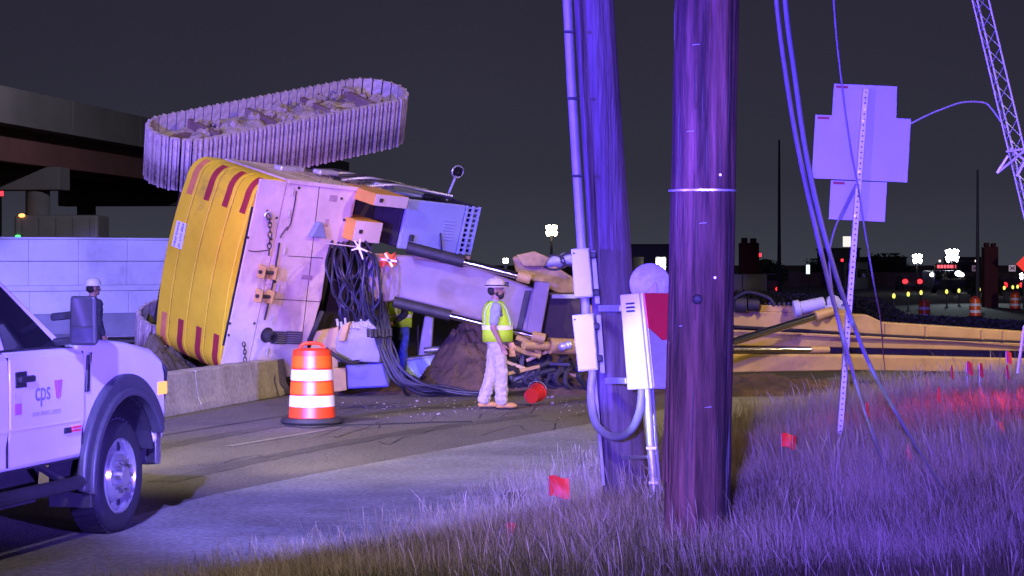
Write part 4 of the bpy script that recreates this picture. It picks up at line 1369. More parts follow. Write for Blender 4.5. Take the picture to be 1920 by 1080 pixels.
for z in (0.838, 0.862):
    MB().b6(-0.91, -0.77, -1.0, -1.016, z - 0.007, z + 0.007).build('badge_bar', glow('red side badge', (1.0, 0.12, 0.2), 0.9) if False else mat('red badge', (0.8, 0.05, 0.08), 0.3), tr, None, 0)
# its head lamps shine up the road
TM = fr(tr)
for s in (-1, 1):
    a = TM @ Vector((1.0, s * 0.78, 1.05))
    b = TM @ Vector((13.5, s * 0.9 + 0.9, -0.15))
    spot('head_lamp_beam', a, b, 3000, (1.0, 0.80, 0.58), 13, 0.75, 0.07)

# ------------------------------------------------------------------ traffic drums
def make_drum(label, group):
    o = thing('traffic_drum', label, 'traffic drum', group=group)
    MB().lathe([(0.20, 0.0), (0.37, 0.0), (0.40, 0.03), (0.38, 0.075), (0.30, 0.085), (0.20, 0.08), (0.20, 0)], (0, 0, 0), 'z', 36).build('rubber_base', BLACK, o, None, 50)
    rad = lambda z: 0.295 - 0.055 * (z - 0.06) / 0.87
    prof = [(0.0, 0.05)]
    for z in (0.05, 0.215, 0.220, 0.36, 0.365, 0.545, 0.55, 0.685, 0.69, 0.88, 0.925):
        prof.append((rad(z), z))
    prof += [(0.20, 0.945), (0.0, 0.95)]
    prof[1] = (0.30, 0.05)
    MB().lathe(prof, (0, 0, 0), 'z', 36).build('drum_body', ORANGE, o, None, 40)
    for z0, z1, m, nm in ((0.22, 0.36, SHEET, 'white_band'), (0.55, 0.685, SHEET, 'white_band'), (0.385, 0.53, ORSHEET, 'orange_band'), (0.71, 0.86, ORSHEET, 'orange_band')):
        MB().lathe([(rad(z0), z0), (rad(z0) + 0.006, z0 + 0.003), (rad(z1) + 0.006, z1 - 0.003), (rad(z1), z1)], (0, 0, 0), 'z', 36).build(nm, m, o, None, 40)
    MB().tube(smoothpath([(-0.15, 0, 0.93), (-0.13, 0, 0.985), (-0.06, 0, 1.01), (0.06, 0, 1.01), (0.13, 0, 0.985), (0.15, 0, 0.93)], 5), 0.022, 8).build('handle', ORANGE, o)
    return o


drum = make_drum('orange and white striped traffic drum on the asphalt by the low barrier', 'traffic drums')
p = G(585, 795)
drum.location = (p.x, p.y, 0.006)
# cable trailing from under the drum base
mb = MB().tube(smoothpath([G(535, 800), G(590, 799) + Vector((0, -0.45, 0)), G(640, 799), G(720, 797), G(800, 794), G(885, 792)], 6), 0.012, 6)
for v in mb.v:
    v.z += 0.012
tag(mb.build('road_cable', BLACK), 'thin black cable lying on the asphalt past the traffic drum base', 'cable')

# ------------------------------------------------------------------ wooden poles
def pole_mesh(axis, radii, nring=40, n=30, seed=0, amp=0.05):
    a, b = axis
    mb = MB()
    rings = []
    for i in range(nring + 1):
        t = i / nring
        c = a.lerp(b, t)
        r = radii[0] + (radii[1] - radii[0]) * t
        ring = []
        for j in range(n):
            w = 2 * math.pi * j / n
            k = 1 + amp * (0.35 * math.sin(5 * w + seed) + 0.3 * math.sin(9 * w + 2 * seed + t * 2) + 0.25 * math.sin(14 * w + t * 1.5) + 0.3 * float(vnoise(w * 2.0, t * 9, seed)) - 0.5 * max(0.0, math.sin(23 * w + 3 * seed + 1.2 * math.sin(t * 7)) - 0.86) * 3)
            ring.append(c + Vector((math.cos(w) * r * k, math.sin(w) * r * k, 0)))
        rings.append(ring)
    return mb.loft(rings)


BP0, BP1 = P(1303, 1090, 12.6), P(1329, -220, 12.6)
bp = thing('utility_pole', 'stout brown wooden pole with a thin metal band, nearest the dry grass', 'pole', BP0)
pole_mesh((BP0, BP1), (0.190, 0.182), seed=1, amp=0.075, nring=90, n=48).build('pole_shaft', WOOD, bp, fr(bp), 60)
c = P(1317, 358, 12.6)
MB().lathe([(0.193, -0.006), (0.198, -0.006), (0.198, 0.006), (0.193, 0.006)], c, 'z', 32).build('metal_band', GALV, bp, fr(bp), 40)
q0 = P(1247, 900, 12.52)
MB().prism([P(1240, 900, 12.55), P(1252, 905, 12.5), P(1256, 640, 12.5), P(1253, 640, 12.5)], (0.0, 0.03, 0)).build('splinter', WOOD, bp, fr(bp), 0)
rk = random.Random(5)
for (x, y, h) in [(rk.uniform(1262, 1366), rk.uniform(20, 980), rk.uniform(40, 200)) for _ in range(34)]:
    a = P(x, y, 12.6)
    ct = BP0.lerp(BP1, (a.z - BP0.z) / (BP1.z - BP0.z))
    dx = max(-0.175, min(0.175, a.x - ct.x))
    yy2 = ct.y - math.sqrt(0.187 ** 2 - dx ** 2) - 0.002
    wk = rk.uniform(0.0015, 0.0045)
    tl_ = (BP1.x - BP0.x) / (BP1.z - BP0.z) * h / 321
    MB().prism([(a.x - wk * 0.3, yy2, a.z - h / 700), (a.x + wk, yy2, a.z + 0.03), (a.x + wk * 0.4 + tl_, yy2, a.z + h / 321), (a.x - wk + tl_ * 0.5, yy2, a.z + h / 640)], (0, 0.02, 0)).build('wood_check', DARK, bp, fr(bp), 0)

for (x, y) in ((1290, 250), (1312, 420), (1335, 520), (1276, 610), (1322, 760), (1300, 90), (1345, 330)):
    a = P(x, y, 12.6)
    ct = BP0.lerp(BP1, (a.z - BP0.z) / (BP1.z - BP0.z))
    dx = a.x - ct.x
    yy2 = ct.y - math.sqrt(0.187 ** 2 - dx ** 2)
    if int(x) % 2:
        MB().cyl((a.x, yy2 + 0.01, a.z), (a.x, yy2 - 0.012, a.z), 0.008, n=8).build('nail', GALV, bp, fr(bp))
    else:
        MB().tube([(a.x - 0.02, yy2 + 0.01, a.z), (a.x - 0.02, yy2 - 0.006, a.z), (a.x + 0.02, yy2 - 0.006, a.z + 0.004), (a.x + 0.02, yy2 + 0.01, a.z)], 0.0025, 5).build('staple', GALV, bp, fr(bp))
c = P(1303, 560, 12.6)
MB().lathe([(0.0, -0.206), (0.02, -0.203), (0.028, -0.196), (0.03, -0.17)], c, 'y', 12).build('knot', DARK, bp, fr(bp), 60)

QP0, QP1 = P(1176, 950, 16.3), P(1099, -220, 16.3)
qp = thing('utility_pole', 'leaning grey wooden pole carrying conduits and meter boxes', 'pole', QP0)
fq = fr(qp)
pole_mesh((QP0, QP1), (0.168, 0.142), seed=4, amp=0.07, nring=90, n=44).build('pole_shaft', WOOD2, qp, fq, 60)
MB().tube([P(1053, -220, 16.12), P(1071, 150, 16.12), P(1091, 470, 16.12)], 0.036, 12).build('conduit', CONDUIT, qp, fq)
for y in (60, 185, 330):
    x = 1058 + (y + 100) * 0.0545
    MB().box(P(x + 2, y, 16.10), (0.085, 0.06, 0.02)).build('pipe_clamp', DARK, qp, fq, 0, bevel=0.006)
MB().tube([P(1097, 556, 16.1), P(1099, 592, 16.1)], 0.034, 12).build('conduit', CONDUIT, qp, fq)
BOXB = mat('pale meter box', (0.64, 0.68, 0.70), 0.4, 0, 0.06, 6)
for (pts, nm, m) in ((((1070, 467), (1104, 465), (1112, 557), (1077, 559)), 'meter_box', ENAMEL), (((1072, 591), (1112, 588), (1121, 694), (1084, 697)), 'switch_box', BOXB)):
    b = MB().prism([P(x, y, 15.98) for x, y in pts], (0.02, 0.14, 0)).build(nm, m, qp, fq, 0, bevel=0.008)
    ins = [(x * 0.94 + (pts[0][0] + pts[2][0]) / 2 * 0.06, y * 0.95 + (pts[0][1] + pts[2][1]) / 2 * 0.05) for x, y in pts]
    MB().prism([P(x, y, 15.972) for x, y in ins], (0, 0.012, 0)).build('box_cover', m, b, fq, 0, bevel=0.004)
    MB().cyl(P(pts[0][0] + 6, pts[0][1] + 8, 15.965), P(pts[0][0] + 6, pts[0][1] + 8, 15.985), 0.008, n=8).build('cover_screw', DARK, b, fq)
for (y0, y1, x0) in ((470, 570, 1108), (590, 700, 1118)):
    MB().prism([P(x0, y0, 16.05), P(x0 + 9, y0, 16.05), P(x0 + 17, y1, 16.05), P(x0 + 8, y1, 16.05)], (0, 0.05, 0)).build('strut_channel', CONDUIT, qp, fq, 0, bevel=0.004)
for (x, y) in ((1112, 478), (1118, 548), (1118, 612), (1124, 672)):
    MB().box(P(x, y, 16.02), (0.05, 0.05, 0.05)).build('strut_clamp', DARK, qp, fq, 0, bevel=0.01)
MB().tube(smoothpath([P(1111, 696, 16.0), P(1108, 745, 15.95), P(1116, 792, 15.8), P(1140, 816, 15.6), P(1165, 818, 15.4), P(1188, 800, 15.2), P(1201, 765, 15.1), P(1204, 728, 15.1)], 6), 0.030, 12).build('flexible_conduit', CONDUIT, qp, fq)
MB().tube([P(1114, 696, 16.05), P(1121, 780, 16.05), P(1132, 910, 16.05)], 0.014, 8).build('ground_rod', GALV, qp, fq)
MB().tube([P(1214, 728, 15.1), P(1221, 850, 15.1), P(1231, 985, 15.1)], 0.030, 12).build('riser_conduit', GALV, qp, fq)
MB().tube([P(1222, 728, 15.2), P(1230, 850, 15.2), P(1239, 960, 15.2)], 0.016, 8).build('riser_conduit', GALV, qp, fq)
for y in (840, 905, 930):
    MB().box(P(1214 + (y - 728) * 0.064, y, 15.07), (0.075, 0.03, 0.025)).build('pipe_clamp', GALV, qp, fq, 0, bevel=0.004)
MB().tube([P(1168, 858, 16.1), P(1216, 857, 15.1)], 0.014, 8).build('brace_rod', GALV, qp, fq)
for (x0, x1, y) in ((1128, 1168, 578), (1140, 1178, 714)):
    MB().box((P(x0, y, 15.85) + P(x1, y, 15.2)) / 2, ((P(x0, y, 15.85) - P(x1, y, 15.2)).length, 0.05, 0.045), (P(x1, y, 15.2) - P(x0, y, 15.85)).to_track_quat('X', 'Z').to_matrix()).build('cabinet_bracket', GALV, qp, fq, 0, bevel=0.006)
# control cabinet bolted to the pole
cb = thing('control_cabinet', 'white metal control cabinet with red upper panel bolted between the poles', 'cabinet', P(1215, 730, 15.1))
fc = fr(cb)
TL, TF, TR_ = P(1162, 553, 15.15), P(1204, 549, 14.95), P(1266, 549, 15.25)
BL, BF, BR = P(1176, 731, 15.15), P(1222, 729, 14.95), P(1284, 729, 15.25)
TB, BB = TL + TR_ - TF, BL + BR - BF
MB().add([TL, TF, TR_, TB, BL, BF, BR, BB], [(3, 2, 1, 0), (4, 5, 6, 7), (0, 1, 5, 4), (1, 2, 6, 5), (2, 3, 7, 6), (3, 0, 4, 7)]).build('cabinet_body', mat('cabinet white', (0.80, 0.80, 0.79), 0.4, 0, 0.04, 5), cb, fc, 0, bevel=0.008)
rn = ((TR_ - TF).cross(BF - TF)).normalized()
rn = rn if rn.y < 0 else -rn
u_, v_ = (TR_ - TF), (BF - TF)
at = lambda u, v: TF + u_ * u + v_ * v + rn * 0.004
MB().prism([at(0.03, 0.005), at(0.98, 0.005), at(0.98, 0.47), at(0.8, 0.49), at(0.45, 0.50), at(0.22, 0.42), at(0.05, 0.36)], rn * 0.008).build('red_panel', mat('red panel', (0.75, 0.03, 0.07), 0.4, 0, 0.05, 6), cb, fc, 0)
MB().prism([at(0.05, 0.37), at(0.22, 0.43), at(0.45, 0.51), at(0.8, 0.50), at(0.98, 0.48), at(0.98, 0.99), at(0.05, 0.99)], rn * 0.006).build('grey_panel', mat('grey panel', (0.42, 0.40, 0.46), 0.5), cb, fc, 0)
ln = ((TF - TL).cross(BL - TL)).normalized()
ln = ln if ln.y < 0 else -ln
for k in range(3):
    o_ = TL + (TF - TL) * (0.28) + (BL - TL) * (0.09 + 0.04 * k) + ln * 0.004
    MB().pbox(o_, (TF - TL) * 0.36, (BL - TL) * 0.018, ln * 0.006).build('louvre', DARK, cb, fc, 0)
MB().pbox(TF + ln * 0.006 - (TF - TL) * 0.10, (TF - TL) * 0.03, BF - TF, ln * 0.004).build('door_edge', GALV, cb, fc, 0)
# pale round dish above the cabinet
ds = thing('round_dish', 'pale round dish with smudged face above the control cabinet', 'dish', P(1219, 545, 15.55))
fd = fr(ds)
c = P(1219, 532, 15.55)
MB().lathe([(0.0, -0.016), (0.06, -0.014), (0.11, -0.009), (0.140, 0.0), (0.148, 0.006), (0.148, 0.016), (0.12, 0.03), (0.0, 0.04)], c, 'y', 36).build('dish_face', mat('dish white', (0.52, 0.56, 0.60), 0.4, 0, 0.12, 9, dirt=(0.26, 0.24, 0.32), dirt_amt=0.75), ds, fd, 60)
MB().tube([c + Vector((0, 0.02, 0)), c + Vector((-0.02, 0.15, -0.2)), c + Vector((-0.06, 0.2, -0.26))], 0.02, 8).build('dish_stem', GALV, ds, fd)
MB().prism([c + Vector(v) for v in ((-0.02, -0.022, -0.07), (0.05, -0.022, -0.085), (0.055, -0.022, 0.0), (0.03, -0.022, 0.02))], (0, 0.02, 0)).build('dish_patch', mat('tan patch', (0.42, 0.36, 0.38), 0.6), ds, fd, 0, bevel=0.01)

# ------------------------------------------------------------------ road sign seen from behind
sg = thing('road_sign', 'backs of four stacked sign plates on a leaning perforated steel post', 'road sign', P(1577, 800, 20.0))
fs = fr(sg)
S0, S1 = P(1575, 815, 20.0), P(1624, 166, 20.0)
sd = (S1 - S0).normalized()
sx = Vector((sd.z, 0, -sd.x))
MB().pbox(S0 - sx * 0.026, sx * 0.052, Vector((0, 0.052, 0)), S1 - S0).build('post', GALV, sg, fs, 0, bevel=0.004)
mb = MB()
L_ = (S1 - S0).length
for k in range(int(L_ / 0.0508)):
    c = S0 + sd * (k * 0.0508 + 0.03)
    mb.cyl(c + Vector((0, -0.002, 0)), c + Vector((0, 0.004, 0)), 0.0085, n=8)
stuff(mb.build('post_hole', DARK, sg, fs, 0))
for pts in (((1564, 157), (1682, 162), (1680, 232), (1559, 229)), ((1529, 215), (1708, 223), (1701, 342), (1522, 334)), ((1558, 338), (1663, 342), (1659, 416), (1554, 411))):
    k = 0 if pts[0][1] == 157 else 0.006
    MB().prism([P(x, y, 20.062 + k) for x, y in pts], (0, 0.004, 0)).build('sign_plate', ALU, sg, fs, 0)
for (x, y, w) in ((1568, 163, 22), (1533, 221, 22), (1562, 343, 22)):
    MB().prism([P(x, y - 3, 20.056), P(x + w, y - 2, 20.056), P(x + w, y + 3, 20.056), P(x, y + 2, 20.056)], (0, 0.003, 0)).build('sticker', RED, sg, fs, 0)
for (x, y) in ((1621, 205), (1618, 226), (1611, 322), (1607, 355), (1603, 405)):
    MB().cyl(P(x, y, 19.985), P(x, y, 20.07), 0.012, n=8).build('bolt', GALV, sg, fs)

# ------------------------------------------------------------------ leaning lattice tower with curved arm
lt = thing('lattice_tower', 'slender leaning steel lattice tower with a curved arm beside the sign', 'tower', P(2000, 735, 26))
fl = fr(lt)
A0, A1 = P(1999, 735, 26), P(1790, -140, 26)
td = (A1 - A0).normalized()
tx = Vector((td.z, 0, -td.x))
ch = [Vector((0, 0, 0)), tx * 0.19, tx * 0.095 + Vector((0, 0.17, 0))]
for c in ch:
    MB().tube([A0 + c, A1 + c], 0.012, 8).build('chord', GALV, lt, fl)
nn = 26
L_ = (A1 - A0).length
for k in range(nn):
    for i in range(3):
        a = A0 + ch[i] + td * (L_ * k / nn)
        b = A0 + ch[(i + 1) % 3] + td * (L_ * (k + 1) / nn)
        MB().tube([a, b], 0.005, 5).build('brace', GALV, lt, fl)
cc = P(1893, 300, 26)
for (dx, dz, ex, ez) in ((-0.16, -0.16, 0.18, 0.12), (0.0, 0.14, 0.22, -0.05), (-0.16, -0.16, -0.03, 0.05), (0.08, -0.2, 0.26, 0.16), (-0.05, 0.1, 0.24, 0.14)):
    a, b = cc + Vector((dx, -0.03, dz)), cc + Vector((ex, -0.05, ez))
    MB().box((a + b) / 2, ((b - a).length, 0.035, 0.03), (b - a).to_track_quat('X', 'Z').to_matrix()).build('joint_bracket', GALV, lt, fl, 0, bevel=0.004)
MB().tube(smoothpath([P(1885, 240, 26), P(1858, 202, 26), P(1842, 192, 26), P(1805, 192, 26), P(1768, 204, 26), P(1735, 218, 26), P(1700, 236, 26)], 6), 0.011, 8).build('curved_arm', GALV, lt, fl)


# ------------------------------------------------------------------ people
def hand(mb, wrist, d, side):
    """relaxed hand below a wrist; d points down the forearm"""
    d = Vector(d).normalized()
    f = Vector((1, 0, 0))
    f = (f - d * f.dot(d)).normalized()          # towards the front of the body: row of knuckles
    n = d.cross(f) * side                         # away from or towards the thigh
    palm = wrist + d * 0.05
    mb.ball(palm, (0.032, 0.02, 0.05), 12, 8, Matrix((f, n, d)).transposed())
    for k, L in enumerate((0.072, 0.080, 0.075, 0.058)):
        b = wrist + d * 0.085 + f * (0.027 - 0.018 * k)
        m = b + d * L * 0.5 - n * 0.006
        e = m + d * L * 0.42 - n * 0.022
        mb.cap(b, m, 0.0092, 0.0088, 8)
        mb.cap(m, e, 0.0086, 0.0072, 8)
    b = wrist + d * 0.03 + f * 0.03
    m = b + d * 0.035 + f * 0.022
    mb.cap(b, m, 0.011, 0.010, 8)
    mb.cap(m, m + d * 0.032 + f * 0.004, 0.0095, 0.008, 8)


def folds(o, strength, size):
    t = bpy.data.textures.new('cloth folds', 'CLOUDS')
    t.noise_scale = size
    t.noise_depth = 1
    md = o.modifiers.new('folds', 'DISPLACE')
    md.texture = t
    md.texture_coords = 'LOCAL'
    md.strength = strength
    md.mid_level = 0.5
    return o


def person(label, loc, rz, top, trouser, vest, hat, arms, feet, shirt_long=False, lean=0.0, belly=0.0, beard=False, hat_lamp=False, head_turn=0.0, H=1.0, group=None):
    o = thing('person', label, 'person', loc, rz, group)
    o.scale = (H * 1.1, H * 1.08, H)
    hipz, kneez = 0.90, 0.49
    V = Vector
    tl = lambda z: lean * (z - hipz)
    sk = MB()
    # trunk, neck, head
    sk.ball((tl(1.0), 0, 1.0), (0.12, 0.165, 0.14), 16, 10)
    sk.ball((tl(1.15) + belly * 0.4, 0, 1.13), (0.125 + belly * 0.3, 0.16, 0.16), 16, 10)
    sk.ball((tl(1.32), 0, 1.31), (0.125, 0.175, 0.17), 16, 10)
    hx = tl(1.62) + 0.02
    sk.cap((tl(1.42), 0, 1.42), (hx - 0.005, 0, 1.56), 0.062, 0.056)
    RT = Matrix.Rotation(head_turn, 3, 'Z')
    hd = lambda x, y, z: V((hx, 0, 1.64)) + RT @ V((x, y, z))
    sk.ball(hd(-0.01, 0, 0.015), (0.098, 0.078, 0.105), 18, 12, RT)
    sk.ball(hd(0.03, 0, -0.055), (0.062, 0.058, 0.062), 14, 10, RT)     # jaw
    sk.ball(hd(0.083, 0, -0.10 + 0.015), (0.018, 0.024, 0.018), 8, 6)  # chin
    sk.cap(hd(0.088, 0, 0.015), hd(0.108, 0, -0.022), 0.012, 0.016, 8)  # nose
    sk.ball(hd(0.082, 0, 0.03), (0.018, 0.055, 0.014), 10, 6, RT)       # brow
    sk.ball(hd(0.083, 0, -0.052), (0.014, 0.026, 0.009), 8, 6, RT)      # lips
    for s in (-1, 1):
        sk.ball(hd(-0.012, s * 0.08, -0.005), (0.02, 0.012, 0.032), 10, 8, RT)
    for s in (-1, 1):                                                    # arms
        sh, el, wr = V((tl(1.41), s * 0.19, 1.41)), V(arms[s][0]), V(arms[s][1])
        sk.cap(sh, el, 0.05, 0.040)
        sk.cap(el, wr, 0.039, 0.027)
        hand(sk, wr, wr - el, s)
    for s in (-1, 1):                                                    # legs
        hip, an = V((0, s * 0.10, hipz)), V((feet[s], s * 0.105, 0.09))
        kn = hip.lerp(an, 0.5) + V((0.025, 0, 0))
        sk.cap(hip, kn, 0.075, 0.05)
        sk.cap(kn, an, 0.05, 0.036)
        sk.ball(an + V((0.06, 0, -0.05)), (0.11, 0.04, 0.035), 12, 8)
    sk.build('body', SKIN, o, None, 180, remesh=0.0085, sm_it=4)
    # trousers
    mb = MB()
    mb.ball((0, 0, 0.965), (0.145 + belly * 0.25, 0.185, 0.11), 16, 10)
    for s in (-1, 1):
        hip, an = V((0, s * 0.095, hipz)), V((feet[s], s * 0.105, 0.09))
        kn = hip.lerp(an, 0.5) + V((0.028, 0, 0))
        mb.cap(hip, kn, 0.108, 0.083)
        mb.cap(kn, an + V((-0.005, 0, 0.03)), 0.083, 0.082)
        for k in range(3):
            c = kn.lerp(an, 0.55 + 0.17 * k)
            mb.ball(c, (0.087, 0.087, 0.022), 14, 6)
    folds(mb.build('trousers', trouser, o, None, 180, remesh=0.011, sm_it=3), 0.030, 0.07)
    # boots
    for s in (-1, 1):
        an = V((feet[s], s * 0.105, 0.09))
        mb = MB()
        mb.cap(an + V((-0.01, 0, 0.05)), an + V((-0.01, 0, -0.03)), 0.055, 0.05)
        mb.ball(an + V((0.10, 0, -0.042)), (0.10, 0.052, 0.044), 14, 8)
        mb.ball(an + V((-0.015, 0, -0.045)), (0.07, 0.046, 0.043), 12, 8)
        b = mb.build('boot', TANB, o, None, 180, remesh=0.010, sm_it=3)
        MB().prism([an + V((x, y, -0.088)) for x, y in ((-0.08, -0.035), (0.0, -0.045), (0.12, -0.05), (0.195, -0.025), (0.195, 0.025), (0.12, 0.05), (0.0, 0.045), (-0.08, 0.035))], (0, 0, 0.022)).build('sole', HAIR, b, None, 0, bevel=0.006)
    # shirt with sleeves
    mb = MB()
    mb.ball((tl(1.02) + belly * 0.5, 0, 1.03), (0.145 + belly * 0.45, 0.188, 0.13), 16, 10)
    mb.ball((tl(1.17) + belly * 0.6, 0, 1.15), (0.145 + belly * 0.5, 0.185, 0.17), 16, 10)
    mb.ball((tl(1.33), 0, 1.32), (0.142, 0.198, 0.165), 16, 10)
    mb.cap((tl(1.42), 0, 1.43), (tl(1.48), 0, 1.475), 0.085, 0.068)
    for s in (-1, 1):
        sh, el, wr = V((tl(1.41), s * 0.19, 1.41)), V(arms[s][0]), V(arms[s][1])
        mb.cap(sh, sh.lerp(el, 1.0 if shirt_long else 0.72), 0.072, 0.060)
        if shirt_long:
            mb.cap(el, el.lerp(wr, 0.93), 0.058, 0.042)
    folds(mb.build('shirt', top, o, None, 180, remesh=0.011, sm_it=3), 0.022, 0.06)
    if vest:
        # sleeveless shell: lofted rings round the trunk with arm holes
        n = 28
        rows = []
        for z, rx, ry, cx in ((0.93, 0.165 + belly * 0.5, 0.212, tl(0.95) + belly * 0.5), (1.05, 0.166 + belly * 0.55, 0.210, tl(1.05) + belly * 0.55), (1.18, 0.166 + belly * 0.5, 0.207, tl(1.18) + belly * 0.5),
                               (1.28, 0.162 + belly * 0.2, 0.207, tl(1.28) + belly * 0.2), (1.37, 0.152, 0.196, tl(1.37)), (1.44, 0.125, 0.165, tl(1.44)), (1.485, 0.088, 0.10, tl(1.48))):
            rows.append([(cx + rx * math.cos(2 * math.pi * j / n), ry * math.sin(2 * math.pi * j / n), z + 0.006 * math.sin(5 * 2 * math.pi * j / n)) for j in range(n)])
        mb = MB()
        mb.loft(rows, caps=False)
        keep = []
        for k, f in enumerate(mb.f):
            r, j = divmod(k, n)
            a = math.degrees(2 * math.pi * (j + 0.5) / n) % 360
            side = min(abs(a - 90), abs(a - 270))
            if r in (3, 4) and side < 27:
                continue
            keep.append(f)
        mb.f = keep
        vo = mb.build('vest', LIME, o, None, 60)
        md = vo.modifiers.new('solid', 'SOLIDIFY')
        md.thickness = 0.008
        md.offset = 1
        folds(vo, 0.02, 0.08)

        def band(z0, z1, a0, a1, name='reflective_band'):
            m2 = MB()
            rr = []
            k0 = [np.interp(z, (0.93, 1.05, 1.18, 1.28, 1.37, 1.44, 1.485), q) for z in (z0, z1) for q in ()]
            for t in range(13):
                a = R(a0 + (a1 - a0) * t / 12)
                row = []
                for z in (z0, z1):
                    rx = np.interp(z, (0.93, 1.05, 1.18, 1.28, 1.37), (0.165 + belly * .5, 0.166 + belly * .55, 0.166 + belly * .5, 0.162 + belly * .2, 0.152)) + 0.012
                    ry = np.interp(z, (0.93, 1.05, 1.18, 1.28, 1.37), (0.212, 0.210, 0.207, 0.207, 0.196)) + 0.012
                    cx = np.interp(z, (0.93, 1.05, 1.18, 1.28, 1.37), (tl(.95) + belly * .5, tl(1.05) + belly * .55, tl(1.18) + belly * .5, tl(1.28) + belly * .2, tl(1.37)))
                    row += [(cx + rx * math.cos(a), ry * math.sin(a), z)]
                row = row + [(x * 0.985, y * 0.985, z) for x, y, z in row[::-1]]
                rr.append(row)
            m2.loft(rr)
            m2.build(name, TAPE, vo, None, 60)
        band(1.10, 1.155, 0, 180)
        band(1.10, 1.155, 180, 360)
        for s in (-1, 1):       # braces over the shoulders
            for fb in (1, -1):
                pts = []
                for z in (1.155, 1.24, 1.32, 1.39, 1.445, 1.47):
                    rx = np.interp(z, (1.05, 1.18, 1.28, 1.37, 1.44, 1.485), (0.166 + belly * .55, 0.166 + belly * .5, 0.162 + belly * .2, 0.152, 0.125, 0.088)) + 0.012
                    ry = np.interp(z, (1.05, 1.18, 1.28, 1.37, 1.44, 1.485), (0.21, 0.207, 0.207, 0.196, 0.165, 0.10)) + 0.012
                    y = 0.115
                    x = rx * math.sqrt(max(0.02, 1 - (y / ry) ** 2)) * fb
                    pts.append(V((tl(z) + x + belly * 0.3 * (z < 1.25), s * y, z)))
                m2 = MB().loft([[q + V((0, -0.024, 0)), q + V((0, 0.024, 0)), q + V((-0.006 * fb, 0.024, 0)), q + V((-0.006 * fb, -0.024, 0))] for q in pts])
                m2.build('reflective_band', TAPE, vo, None, 60)
    # hard hat
    if hat is not None:
        n = 26
        rows = []
        for z, r in ((0.0, 1.0), (0.035, 0.985), (0.07, 0.90), (0.10, 0.72), (0.12, 0.45), (0.128, 0.12)):
            rows.append([hd(-0.01 + 0.125 * r * math.cos(2 * math.pi * j / n), 0.103 * r * math.sin(2 * math.pi * j / n), 0.055 + z) for j in range(n)])
        ho = MB().loft(rows).build('hard_hat', hat, o, None, 50)
        MB().loft([[hd(-0.01 + (0.123 + ext * (1.9 if math.cos(w) > 0.3 else 0.5)) * math.cos(w), (0.102 + ext * 0.6) * math.sin(w), 0.052 + dz) for w in [2 * math.pi * j / n for j in range(n)]] for ext, dz in ((0, 0.012), (0.024, 0.0), (0.024, -0.007), (0, 0.0))], caps=False).build('brim', hat, ho, None, 50)
        MB().loft([[hd(x, y, z) for y, z in ((-0.012, zz - 0.006), (0.012, zz - 0.006), (0.012, zz + 0.006), (-0.012, zz + 0.006))] for x, zz in ((-0.12, 0.10), (-0.07, 0.163), (-0.01, 0.184), (0.05, 0.163), (0.10, 0.10))]).build('ridge', hat, ho, None, 50)
        MB().ball(hd(-0.04, 0, 0.0), (0.074, 0.081, 0.075), 14, 10).build('hair', HAIR, o, None, 180)
        if hat_lamp:
            MB().cyl(hd(0.11, 0, 0.085), hd(0.155, 0, 0.085), 0.03, 0.034, 14).build('head_torch', PLASTIC, ho, None, 40)
            MB().tube([hd(-0.01 + 0.13 * math.cos(w), 0.108 * math.sin(w), 0.072) for w in [2 * math.pi * j / 24 for j in range(25)]], 0.008, 6).build('torch_strap', PLASTIC, ho)
    if beard:
        mb = MB().ball(hd(0.045, 0, -0.078), (0.058, 0.062, 0.048), 14, 10)
        mb.ball(hd(0.075, 0, -0.045), (0.03, 0.045, 0.018), 10, 8)
        mb.ball(hd(0.0, 0.062, -0.03), (0.022, 0.016, 0.05), 8, 6)
        mb.ball(hd(0.0, -0.062, -0.03), (0.022, 0.016, 0.05), 8, 6)
        mb.build('beard', HAIR, o, None, 180, remesh=0.008, sm_it=2)
    for s in (-1, 1):
        MB().ball(hd(0.083, s * 0.032, 0.008), 0.011, 8, 6).build('eye', mat('eye', (0.5, 0.48, 0.46), 0.2), o, None, 180)
    return o


pw = G(931, 767)
worker = person('bearded worker in lime safety vest and khaki trousers standing by the red bucket', (pw.x, pw.y, 0.006), R(4), SHIRT, KHAKI, True, HATT,
                {-1: ((-0.06, -0.245, 1.13), (0.04, -0.235, 0.90)), 1: ((-0.02, 0.25, 1.13), (0.13, 0.22, 0.92))}, {-1: 0.06, 1: -0.15}, lean=-0.03, belly=0.035, beard=True, hat_lamp=True, H=1.0)
# gloves tucked at his belt, radio on the vest
mb = MB()
mb.ball((0.185, -0.09, 0.86), (0.045, 0.03, 0.07), 12, 8)
for k in range(4):
    mb.cap((0.165 + 0.016 * k, -0.09, 0.82), (0.16 + 0.022 * k, -0.095, 0.735), 0.014, 0.012, 8)
mb.cap((0.215, -0.09, 0.88), (0.25, -0.09, 0.84), 0.014, 0.012, 8)
gl = tag(mb.build('work_gloves', mat('tan leather glove', (0.60, 0.34, 0.12), 0.8), None, None, 180, remesh=0.009, sm_it=2), 'pair of tan leather gloves hanging at the bearded worker\'s belt', 'gloves')
gl.location = worker.location
gl.rotation_euler = worker.rotation_euler
gl.scale = worker.scale

